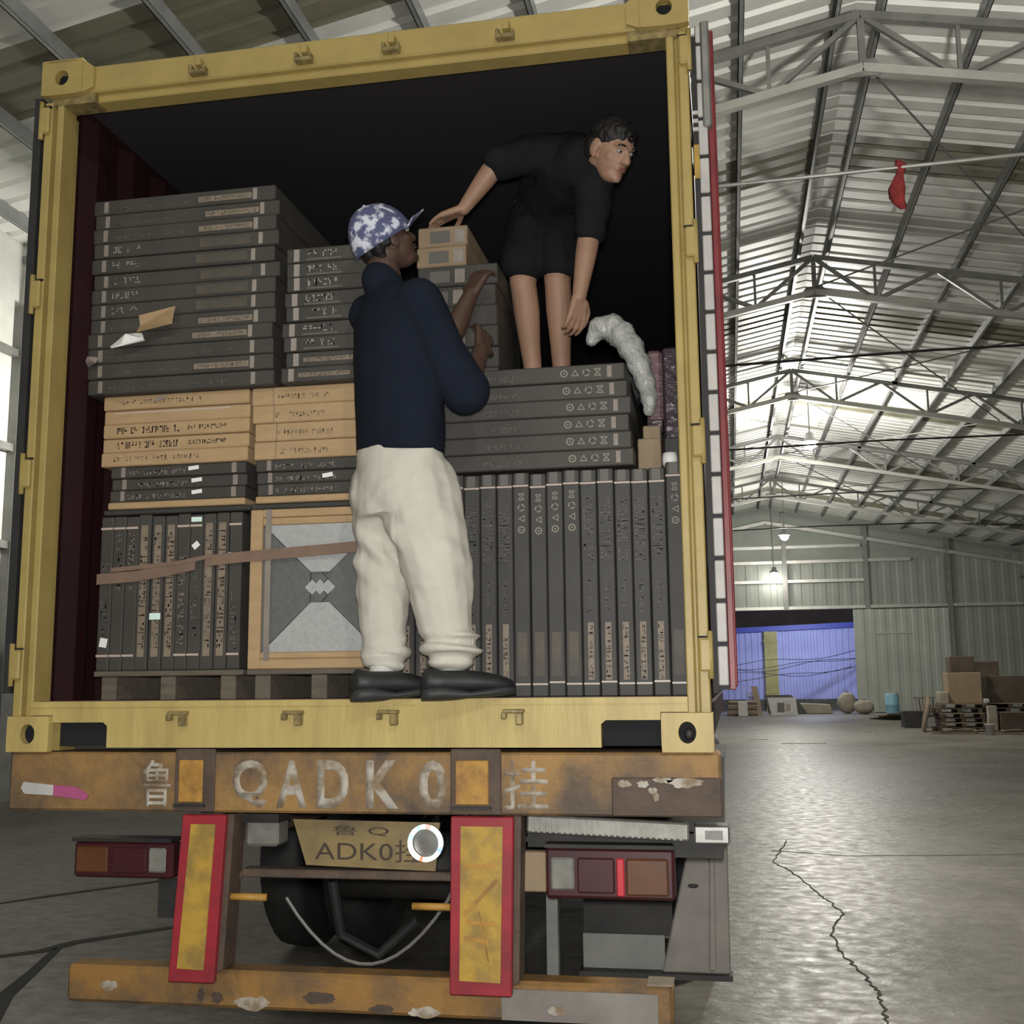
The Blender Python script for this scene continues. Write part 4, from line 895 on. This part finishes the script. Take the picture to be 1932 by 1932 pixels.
def hand_solids(b, wrist, palm_dir, palm_n, thumb_side, curl=.5, sc=1.0):
    """palm_dir: wrist to knuckles; palm_n: out of the palm; five tapering fingers, each with two bends"""
    d = Vector(palm_dir).normalized(); nn = Vector(palm_n); nn = (nn - d*nn.dot(d)).normalized(); sd = d.cross(nn).normalized() * thumb_side; w_ = Vector(wrist)
    kn = w_ + d*.085*sc
    for t in (-.030, -.010, .010, .030): b.cap(w_ + sd*t*.6*sc + d*.012*sc, .015*sc, kn + sd*t*1.05*sc, .0125*sc)
    for t, L in ((.032, .070), (.011, .078), (-.011, .073), (-.032, .057)):
        p0 = kn + sd*t*1.1*sc; a = curl*.7; p1 = p0 + (d*math.cos(a) + nn*math.sin(a))*L*.48*sc; a2 = a + curl*1.0; p2 = p1 + (d*math.cos(a2) + nn*math.sin(a2))*L*.32*sc; a3 = a2 + curl*.7; p3 = p2 + (d*math.cos(a3) + nn*math.sin(a3))*L*.24*sc
        b.chain([p0, p1, p2, p3], [.0098*sc, .0090*sc, .0082*sc, .0070*sc])
    q0 = w_ + d*.022*sc + sd*.030*sc; q1 = q0 + (d*.55 + sd*.65 + nn*.35).normalized()*.045*sc; q2 = q1 + (d*.8 + sd*.25 + nn*.5).normalized()*.034*sc; q3 = q2 + (d*.85 + nn*.55).normalized()*.024*sc
    b.chain([q0, q1, q2, q3], [.0155*sc, .0115*sc, .0100*sc, .0082*sc])
def folds(sc, amp, seed=0.0, zs=1.0):
    return lambda p: amp * (noise.noise(Vector((p.x*sc+seed, p.y*sc, p.z*sc*zs))) + .5*noise.noise(Vector((p.x*sc*2.1, p.y*sc*2.1+seed, p.z*sc*2.1*zs))))

# ---- man in blue cap, standing on the sill with his back to us
p1 = thing('person', 'person in mottled blue cap, navy shirt and cream trousers standing on the container sill', 'person')
FWD = Vector((.74, .67, 0)).normalized(); RT = Vector((FWD.y, -FWD.x, 0))
HC = Vector((.125, .08, 2.985)); HF = Vector((.66, .55, .50)); HU = (-.2, -.2, 1)
SHR = Vector((.285, -.055, 2.700)); ELR = Vector((.425, -.015, 2.375)); WRR = Vector((.455, .155, 2.585))
SHL = Vector((.040, .170, 2.745)); ELL = Vector((.300, .270, 2.640)); WRL = Vector((.375, .345, 2.860))
b = Blob(); m1, P1h = head_solids(b, HC, HF, HU, 1.0)
b.cap((.115, .075, 2.90), .056, (.150, .06, 2.73), .064)
b.loft([((.17, .07, 2.0), .14, .10, -.83), ((.17, .07, 2.25), .135, .095, -.83), ((.165, .065, 2.55), .16, .10, -.83), ((.16, .065, 2.72), .15, .075, -.83)])
b.chain([SHR, ELR], [.052, .041]); b.chain([ELR, ELR.lerp(WRR, .35), WRR], [.042, .043, .028])
b.chain([SHL, ELL], [.052, .041]); b.chain([ELL, ELL.lerp(WRL, .35), WRL], [.042, .043, .028])
hand_solids(b, WRR, (.02, .55, .8), (-.6, .3, -.2), -1, .55); hand_solids(b, WRL, (.30, .25, .85), (.2, .55, -.35), 1, .6)
for hp, kn_, an in (((.265, .03, 2.05), (.345, .0, 1.79), (.378, .02, 1.45)), ((.085, .11, 2.05), (.110, .085, 1.79), (.128, .06, 1.45))):
    b.chain([hp, kn_, Vector(kn_).lerp(Vector(an), .3), an], [.085, .055, .052, .036])
body1 = b.build('body', M['skin_d'], p1, .0055, 3)
face_parts(m1, P1h, HC, p1, M['lips_d'])
# hair below the cap
b = Blob()
for (x, y, z_, r_) in ((0, -.082, -.01, .034), (-.045, -.068, -.008, .032), (.045, -.068, -.008, .032), (-.068, -.035, -.002, .024), (.068, -.035, -.002, .024), (0, -.07, -.04, .030), (-.035, -.062, -.04, .026), (.035, -.062, -.04, .026)):
    b.ell(P1h(x, y, z_), (r_*.9, r_*.8, r_*1.2), m1)
b.build('hair', M['hair'], p1, .006, 3)
# cap: crown dome, brim, button
cv = MB(); n = 32; rings = 9; cc = (0, -.010, .028)
for i in range(rings):
    t = (math.pi/2) * i/(rings-1); rr = math.cos(t); hz = math.sin(t)
    for k in range(n):
        a = 2*math.pi*k/n; cv.v.append((.098*rr**.85*math.cos(a), .122*rr**.85*math.sin(a) + cc[1] - .010*hz, cc[2] - .030*(1-hz) + .016*math.sin(a)*(1-hz) + .112*hz))
for i in range(rings-1):
    for k in range(n): cv.f.append((i*n+k, i*n+(k+1)%n, (i+1)*n+(k+1)%n, (i+1)*n+k))
mt4 = Matrix.Translation(HC) @ m1.to_4x4()
def local_part(name, mb, mt, parent, smooth=True, solid=0.0):
    o = link(name, mb.mesh(name, mt, smooth), parent); o.matrix_local = mt4
    if solid: q = o.modifiers.new('thick', 'SOLIDIFY'); q.thickness = solid; q.offset = -1
    return o
capo = local_part('cap', cv, M['camo'], p1, True, .004)
bv = MB(); nb = 14
for t in (0, 1):
    for j in range(5):
        for k in range(nb+1):
            a = R(28 + 124*k/nb); rad = 1 + j*.17; x = .095*math.cos(a)*(1+.03*j); y = cc[1] + .118*math.sin(a) + j*.021*math.sin(a)
            bv.v.append((x, y, .012 + .012*math.sin(a) + j*.008 - .35*x*x/.088*.5 - t*.005))
W_ = nb+1
for t in (0, 1):
    for j in range(4):
        for k in range(nb):
            q = t*5*W_ + j*W_ + k; bv.f.append((q, q+1, q+W_+1, q+W_) if not t else (q+W_, q+W_+1, q+1, q))
for k in range(nb):
    bv.f.append((4*W_+k, 4*W_+k+1, 9*W_+k+1, 9*W_+k)); bv.f.append((k, 5*W_+k, 5*W_+k+1, k+1))
for k in (0, nb):
    for j in range(4): bv.f.append((j*W_+k, (j+1)*W_+k, (6+j)*W_+k, (5+j)*W_+k))
brim = link('brim', bv.mesh('brim', M['camo'], True), capo)
link('button', MB().ball((0, -.020, .141), (.008, .008, .005), 6).mesh('button', M['camo'], True), capo)
# shirt
b = Blob(); yw = math.atan2(RT.y, RT.x)
b.loft([((.190, .055, 2.185), .200, .136, yw), ((.188, .055, 2.26), .202, .138, yw), ((.178, .060, 2.42), .202, .134, yw), ((.168, .062, 2.56), .208, .134, yw), ((.160, .064, 2.68), .216, .120, yw), ((.158, .066, 2.755), .172, .092, yw), ((.150, .068, 2.80), .085, .072, yw)], 36)
b.chain([SHR, SHR.lerp(ELR, .55), ELR + Vector((.01, .012, .03))], [.084, .082, .078]); b.cap(ELR + Vector((.01, .012, .02)), .076, ELR + Vector((.003, .045, .035)), .064)
b.chain([SHL, SHL.lerp(ELL, .6), ELL.lerp(SHL, .12)], [.080, .072, .066])
b.cap((.135, .065, 2.79), .074, (.112, .062, 2.835), .068)
sh = b.build('shirt', M['navy'], p1, .009, 6, lambda p: folds(6, .012, 3, .6)(p) * min(1, max(.25, (2.75-p.z)*3)))
# trousers
b = Blob()
b.loft([((.182, .055, 1.97), .195, .140, yw), ((.188, .055, 2.08), .205, .142, yw), ((.190, .055, 2.16), .196, .138, yw), ((.190, .055, 2.215), .188, .130, yw)], 36)
legR = [((.258, .015, 2.07), .142), ((.290, .005, 1.95), .138), ((.335, -.002, 1.80), .118), ((.356, .004, 1.68), .102), ((.370, .012, 1.60), .090), ((.380, .014, 1.565), .082)]
legL = [((.118, .095, 2.07), .128), ((.120, .100, 1.95), .112), ((.122, .094, 1.80), .098), ((.122, .080, 1.68), .090), ((.125, .068, 1.60), .083), ((.130, .062, 1.56), .075)]
for lg in (legR, legL): b.chain([Vector(p) for p, r_ in lg], [r_ for p, r_ in lg])
for (c, r_) in ((Vector((.388, .008, 1.528)), .100), (Vector((.130, .060, 1.518)), .085)): b.ell(c, (r_*1.03, r_*.95, .032)); b.ell(c + Vector((-.004, .004, -.038)), (r_*.80, r_*.78, .022)); b.ell(c + Vector((.004, 0, .045)), (r_*.95, r_*.9, .026))
def tf(p):
    v = folds(5, .014, 1, .8)(p) + folds(11, .005, 4, 1.4)(p)
    v += .008*math.sin(p.z*110 + 9*p.x + 14*p.y) * max(0, 1 - abs(p.z-1.52)/.09)            # bunching above the shoes
    v += .011*math.sin((p.z*55 + p.x*48)) * max(0, 1 - abs(p.z-1.86)/.16) * (1 if p.x < .22 else .25)   # creases of the far knee
    return v
b.build('trousers', M['cream'], p1, .008, 4, tf)
# shoes and socks
def shoe(heel, toe, z0, parent, dip=0.0, soleh=.030, mt_u=M['shoe'], mt_s=M['sole']):
    h = Vector((heel[0], heel[1], 0)); t = Vector((toe[0], toe[1], 0)); d = (t-h).normalized(); L = (t-h).length; s_ = Vector((d.y, -d.x, 0)); up = []
    prof = [(0, .028, .062), (.05, .042, .078), (.2, .046, .070), (.35, .045, .070), (.5, .049, .070), (.7, .055, .062), (.86, .051, .050), (.96, .038, .038), (1.0, .020, .028)]
    def ringed(k0, k1, wsc, name, mt, par, zf):
        mb = MB(); nn = 14; m_ = len(prof)
        for (u_, w_, hh) in prof:
            for k in range(nn):
                a = 2*math.pi*k/nn; ca, sa = math.cos(a), math.sin(a); lo, hi = zf(u_, hh)
                ww = w_*wsc*(1 if sa < 0 or name == 'sole' else 1 - .45*sa*sa*(hh/.09)); c = h + d*(L*u_) + s_*(ww*ca*(abs(ca)**-.3 if abs(ca) > .05 else 1))
                mb.v.append((c.x, c.y, (lo+hi)/2 + (hi-lo)/2*sa))
        for i in range(m_-1):
            for k in range(nn): mb.f.append((i*nn+k, i*nn+(k+1)%nn, (i+1)*nn+(k+1)%nn, (i+1)*nn+k))
        mb.f.append(tuple(range(nn))); mb.f.append(tuple((m_-1)*nn+k for k in range(nn)))
        return part(name, mb, mt, par, True)
    sh_ = ringed(0, 1, 1.0, 'shoe', mt_u, parent, lambda u_, hh: (z0 + soleh*.6, z0 + soleh*.6 + hh))
    ringed(0, 1, 1.12, 'sole', mt_s, sh_, lambda u_, hh: (z0 - (dip if u_ < .3 else dip*max(0, 1-(u_-.3)*4)) + .012*max(0, u_-.8)*4*.6, z0 + soleh + .010*math.sin(u_*9)))
    return sh_
shoe((.300, -.062), (.578, .070), FZ + .004, p1, .010); shoe((.062, -.055), (.290, .105), FZ + .004, p1, .012)
for c in ((.382, .012), (.132, .046)): part('sock', MB().tube([(c[0], c[1], FZ+.05), (c[0], c[1], FZ+.10), (c[0]+.002, c[1]+.004, FZ+.15)], [.044, .042, .040], 16), M['sock'], p1, True)

# ---- man in dark clothes stooping on the stack of cartons
p2 = thing('person', 'person in black shirt and shorts stooping bare-legged on the carton stack inside', 'person')
HC2 = Vector((.915, .365, 3.405)); HF2 = Vector((.66, -.52, -.52)); HU2 = (.3, -.30, .94)
S1, E1, W1 = Vector((.650, .490, 3.480)), Vector((.462, .430, 3.430)), Vector((.318, .470, 3.272))
S2, E2, W2 = Vector((.850, .455, 3.390)), Vector((.818, .440, 3.120)), Vector((.775, .430, 2.865))
b = Blob(); m2, P2h = head_solids(b, HC2, HF2, HU2, 1.0)
b.cap((.875, .41, 3.36), .054, (.77, .50, 3.42), .060)
b.chain([(.76, .50, 3.41), (.68, .66, 3.42), (.62, .80, 3.38)], [.070, .085, .085])
b.chain([S1, E1], [.050, .042]); b.chain([E1, E1.lerp(W1, .35), W1], [.043, .041, .027])
b.chain([S2, E2], [.050, .042]); b.chain([E2, E2.lerp(W2, .35), W2], [.044, .042, .028])
hand_solids(b, W1, (-.85, .15, -.22), (.1, .1, -.9), -1, .22); hand_solids(b, W2, (-.15, .05, -1), (-.6, .6, 0), 1, .5)
for hp, kn_, an in (((.530, .81, 3.38), (.515, .680, 3.030), (.553, .700, 2.610)), ((.670, .81, 3.38), (.656, .685, 3.025), (.664, .720, 2.610))):
    b.chain([hp, kn_], [.085, .056]); b.chain([kn_, Vector(kn_).lerp(Vector(an), .30) + Vector((0, .012, 0)), Vector(kn_).lerp(Vector(an), .62), an], [.054, .054, .043, .034])
b.build('body', M['skin_l'], p2, .0055, 3)
face_parts(m2, P2h, HC2, p2, M['lips'])
b = Blob()
b.ell(P2h(0, -.075, -.045), (.062, .045, .060), m2)
b.ell(P2h(0, -.018, .052), (.083, .100, .078), m2); b.ell(P2h(0, -.05, .0), (.080, .068, .075), m2); b.ell(P2h(0, .050, .078), (.060, .030, .026), m2)
b.build('hair', M['hair'], p2, .006, 3, folds(60, .004, 2))
b = Blob()
b.chain([(.868, .42, 3.352), (.825, .455, 3.385)], [.074, .092]); b.chain([(.80, .47, 3.405), (.73, .56, 3.44), (.65, .70, 3.43), (.610, .82, 3.40)], [.110, .145, .148, .145])
b.chain([S1, S1.lerp(E1, .5), E1.lerp(S1, .06)], [.085, .075, .068]); b.chain([S2, S2.lerp(E2, .5), E2.lerp(S2, .04)], [.085, .075, .066])
b.build('shirt', M['blackcloth'], p2, .009, 5, folds(8, .012, 5))
b = Blob(); b.ell((.605, .83, 3.37), (.165, .135, .130))
for hp, hm in (((.530, .80, 3.34), (.515, .685, 3.105)), ((.675, .80, 3.34), (.665, .690, 3.105))): b.chain([hp, Vector(hp).lerp(Vector(hm), .6), hm], [.105, .098, .088])
b.build('shorts', M['blackcloth'], p2, .009, 5, folds(8, .010, 8))
shoe((.570, .790), (.530, .530), ZS + .004, p2, 0, .022); shoe((.665, .810), (.652, .550), ZS + .004, p2, 0, .022)
P1_SHIFT = Vector((.006, -.035, 0))
for c in p1.children: c.location = c.location + P1_SHIFT

# ================================================================== FAR THINGS ON THE FLOOR
rag = thing('red_rag', 'red rag tied to the nearest roof tie cable', 'rag')
mb = MB(); nn = 10
prof = [(.0, .03), (.05, .055), (.1, .05), (.16, .04), (.25, .06), (.36, .085), (.48, .08), (.56, .065), (.62, .03)]
for i, (dz, rr) in enumerate(prof):
    for k in range(nn):
        a = 2*math.pi*k/nn; q = rr*(1 + .35*math.sin(3*a + i*.8)); mb.v.append((3.49 + q*math.cos(a) + .03*math.sin(i*.9), 9.83 + q*.5*math.sin(a), 7.585 - dz))
for i in range(len(prof)-1):
    for k in range(nn): mb.f.append((i*nn+k, i*nn+(k+1)%nn, (i+1)*nn+(k+1)%nn, (i+1)*nn+k))
mb.f.append(tuple(range(nn))); mb.f.append(tuple((len(prof)-1)*nn+k for k in range(nn)))
part('cloth', mb, M['redcloth'], rag, True)
part('knot', MB().ball((3.49, 9.83, 7.515), (.05, .05, .04), 6), M['redcloth'], rag, True)
def plank_stack(x, y, w_, d_, n, label, mt, cat='planks', rz=0.0, th=.07, jit=.06):
    t = thing('plank_stack', label, cat); r = random.Random(n*13 + int(x*10)); z = .0
    for i in range(n):
        a, c_ = r.uniform(-jit, jit), r.uniform(-jit, jit)
        part('plank', MB().box(x-w_/2+a, x+w_/2+c_, y-d_/2+a, y+d_/2+a, z+.002, z+th-.012), mt if i % 3 else M['wood_d'], t); z += th
    return z
plank_stack(1.75, 47.2, 1.25, .9, 8, 'low stack of pale boards near the gate beside the container door', M['wood'], th=.08)
o = link('leaning_sheet', MB().prism([(2.35, .0), (2.62, .0), (2.42, 1.25), (2.15, 1.25)], 48.2, 48.24).mesh('leaning_sheet', M['wood'])); tag(o, 'pale board leaning beside the white sign by the gate', 'board')
wsn = thing('white_sign', 'white sign board standing on the floor in front of the blue fence', 'sign')
part('board', MB().prism([(2.95, .02), (4.05, .02), (3.98, .76), (2.80, .76)], 46.98, 47.02), M['white'], wsn)
part('print', MB().box(3.2, 3.5, 46.972, 46.98, .15, .55), M['greyprint'], wsn); part('print', MB().box(3.55, 3.75, 46.972, 46.98, .2, .5), M['sack'], wsn)
o = link('blue_crate', MB().box(1.95, 2.5, 48.6, 49.2, 0, 1.05).mesh('blue_crate', M['blue'], bevel=.02)); tag(o, 'blue crate behind the pale boards by the gate', 'crate')
o = link('white_box', MB().box(1.55, 1.95, 46.2, 46.5, 0, .62).mesh('white_box', M['white'], bevel=.02)); tag(o, 'small white box on the floor beside the container door', 'box')
o = link('dark_sheet', MB().prism([(2.75, .85), (3.9, .85), (4.3, .45), (4.6, .02), (2.9, .02)], 49.3, 49.36).mesh('dark_sheet', M['wall_dark'])); tag(o, 'dark sheet leaning behind the white sign', 'sheet')
o = link('stone_trough', MB().prism([(4.2, .0), (5.7, .0), (5.6, .42), (4.3, .48)], 49.4, 50.0).mesh('stone_trough', M['sack'], bevel=.03)); tag(o, 'low grey trough at the foot of the gate opening', 'trough')
def lump(x, y, w_, d_, h, mt, seed, name, parent, amp=.14):
    mb = MB().ball((0, 0, 0), (w_/2, d_/2, h/2), 8)
    mb.v = [(x+v[0]*(1+amp*noise.noise(Vector(v)*3+Vector((seed, 0, 0)))), y+v[1], max(.001, h/2+v[2]*(1+amp*noise.noise(Vector(v)*4+Vector((0, seed, 0)))))) for v in mb.v]
    return part(name, mb, mt, parent, True)
for i, (x, y, w_, h, lab, m_) in enumerate(((6.35, 49.6, .85, .95, 'tall grey sack slumped at the right edge of the gate opening', 'sack'), (6.95, 48.6, .9, .62, 'short pale sack beside the tall slumped one', 'sack'))):
    t = thing('sack', lab, 'sack', 'sacks by the gate'); lump(x, y, w_, .6, h, M[m_], i*3.1, 'sack_body', t); part('sack_tie', MB().ball((x, y, h-.02), (.08, .08, .06), 6), M['wood_d'], t)
t = thing('scrap_pile', 'flat heap of broken pinkish boards in front of the sacks', 'scrap')
for k in range(5): part('board', MB().box(6.4+.12*k, 7.5+.1*k, 41.6-.3*k, 41.9-.3*k, .001+.05*k, .045+.05*k), M['wood' if k % 2 else 'wood_d'], t)
dr_ = thing('blue_drum', 'light blue plastic drum standing by the sliding gate leaf', 'drum')
part('drum_body', MB().lathe((7.95, 47.2, 0), [(.27, .0), (.28, .05), (.28, .4), (.295, .42), (.28, .45), (.28, .82), (.26, .86), (.24, .88)], 'z', 18), M['lblue'], dr_, True); part('drum_lid', MB().lathe((7.95, 47.2, .88), [(.25, 0), (.25, .03), (.1, .035)], 'z', 18), M['white'], dr_, True)
t = thing('dark_rack', 'low dark frame of rods beside the blue drum', 'rack')
for k in range(7): part('rod', MB().bar((8.5+.12*k, 44+.05*k, .02), (8.42+.13*k, 44.1, .75), .04), M['wood_d' if k % 2 else 'tan_d'], t)
part('rack_base', MB().box(8.3, 9.5, 43.8, 44.3, .001, .09), M['wood_d'], t); part('rack_rail', MB().box(8.35, 9.45, 44.0, 44.1, .72, .78), M['steel'], t)
# big scrap heap at the right: pallets, slabs, cartons and sacks
rn = random.Random(21)
def pallet_pile(x, y, w_, n, label):
    t = thing('pallet_stack', label, 'pallets', 'old pallets stacked at the right wall'); z = .001
    for i in range(n):
        a = rn.uniform(-.1, .1)
        part('deck', MB().box(x-w_/2+a, x+w_/2+a, y-.5, y+.5, z+.10, z+.128), M['tan_d' if i % 2 else 'wood_d'], t)
        for q in (-.45, 0, .45): part('block', MB().box(x+q*w_-.06+a, x+q*w_+.06+a, y-.5, y+.5, z, z+.0995), M['wood_d'], t)
        z += .13
    return z
z1 = pallet_pile(7.55, 30.6, 1.2, 6, 'nearest stack of old pallets in the scrap heap at the right')
z2 = pallet_pile(8.95, 31.0, 1.3, 6, 'stack of old pallets behind the white sheet in the right scrap heap')
for (nm, x0, x1, y0, y1, za, zb, m_, lab, cat) in (
    ('dark_crate', 8.42, 9.3, 29.55, 30.15, .001, .55, 'wood_d', 'low dark crate in front of the second pallet stack', 'crate'),
    ('grey_bundle', 7.0, 7.24, 30.2, 30.9, z1+.001, z1+.32, 'sack', 'small pale bundle at the left edge of the nearest pallet stack', 'bundle'),
    ('dark_panel', 8.18, 8.9, 31.55, 31.7, .001, 1.95, 'wood_d', 'tall dark panel standing behind the pallet stacks', 'panel'),
    ('white_sheet_roll', 8.12, 8.36, 29.6, 29.8, .001, .72, 'sack', 'pale upright roll in the scrap heap between the pallet stacks', 'roll'),
    ('brown_carton', 7.25, 8.15, 30.3, 31.0, z1+.001, z1+.85, 'tan_d', 'large dull carton on top of the nearest pallet stack', 'carton'),
    ('brown_carton', 7.35, 8.0, 30.35, 30.95, z1+.852, z1+1.30, 'wood_d', 'smaller dark carton on top of the large dull carton', 'carton'),
    ('dark_crate', 8.35, 9.5, 30.6, 31.4, z2+.001, z2+.75, 'wood_d', 'dark wooden crate on the pallet stack behind the pale roll', 'crate'),
    ('grey_slab', 6.45, 7.1, 33.2, 34, .001, .5, 'steel_dark', 'low dark block left of the pallet stacks', 'block'),
    ('white_block', 8.17, 8.32, 30.25, 30.5, z1+.001, z1+.12, 'white', 'small white block beside the large dull carton', 'block')):
    o = link(nm, MB().box(x0, x1, y0, y1, za, zb).mesh(nm, M[m_], bevel=.015)); tag(o, lab, cat)
t = thing('sack', 'torn brown sacks heaped on the floor right of the pallet stacks', 'sack', 'sacks in the scrap heap'); lump(10.75, 30.2, 1.6, 1.2, 1.3, M['sack'], 2.2, 'sack_body', t, .3); lump(11.3, 29.2, 1.3, 1.0, .7, M['wood_d'], 5.2, 'sack_body', t, .3)
t = thing('broken_boards', 'broken boards scattered flat on the floor before the pallet stacks', 'boards')
for k in range(14):
    x = 6.5 + .22*k; y = 28.9 + rn.uniform(-.3, .3); part('board', MB().bar((x, y, .03 + .03*(k % 3)), (x + rn.uniform(.5, .9), y + rn.uniform(-.3, .3), .03 + .035*(k % 3)), .14, .03), M[('wood', 'wood_d', 'tan_d')[k % 3]], t)
o = link('paint_bucket', MB().lathe((7.85, 28.2, .001), [(.10, 0), (.13, .26), (.135, .26), (.135, .28), (.12, .28)], 'z', 14).mesh('paint_bucket', M['white'], True)); tag(o, 'small white bucket on the floor among the broken boards', 'bucket')
for i, (x, y, a, b_, lab) in enumerate(((1.9, 26.0, .5, .3, 'flat scrap of card on the floor nearest the container door'), (2.9, 24.0, 1.0, .12, 'long thin strip of card on the open floor'), (4.24, 18.9, .22, .13, 'small white scrap on the open floor'))):
    o = link('card_scrap', MB().prism([(x-a/2, y-b_/2), (x+a/2, y-b_/3), (x+a/2.2, y+b_/2), (x-a/2.3, y+b_/2.5)], .001, .012, 'xy').mesh('card_scrap', M['litter'])); tag(o, lab, 'litter', 'litter on the floor')

lp = thing('leaning_boards', 'dark boards leaning against the nearest pallet stack in the scrap heap', 'boards')
for k in range(6): part('board', MB().bar((6.48+.03*k, 30.0+.18*k, .02), (6.70+.02*k, 30.05+.18*k, .75+.12*(k % 3)), .14, .03), M[('wood_d', 'tan_d', 'wood')[k % 3]], lp)

# ------------------------------------------------------------------ put every Empty at its thing's base
bpy.context.view_layer.update()
for o in [o for o in COL.objects if o.type == 'EMPTY' and o.parent is None]:
    pts = [c.matrix_world @ Vector(p) for c in o.children_recursive if c.type == 'MESH' for p in c.bound_box]
    if not pts or o.location.length > 1e-6: continue
    b = Vector(((min(p.x for p in pts)+max(p.x for p in pts))/2, (min(p.y for p in pts)+max(p.y for p in pts))/2, min(p.z for p in pts)))
    o.location = b
    for c in o.children: c.location = c.location - b
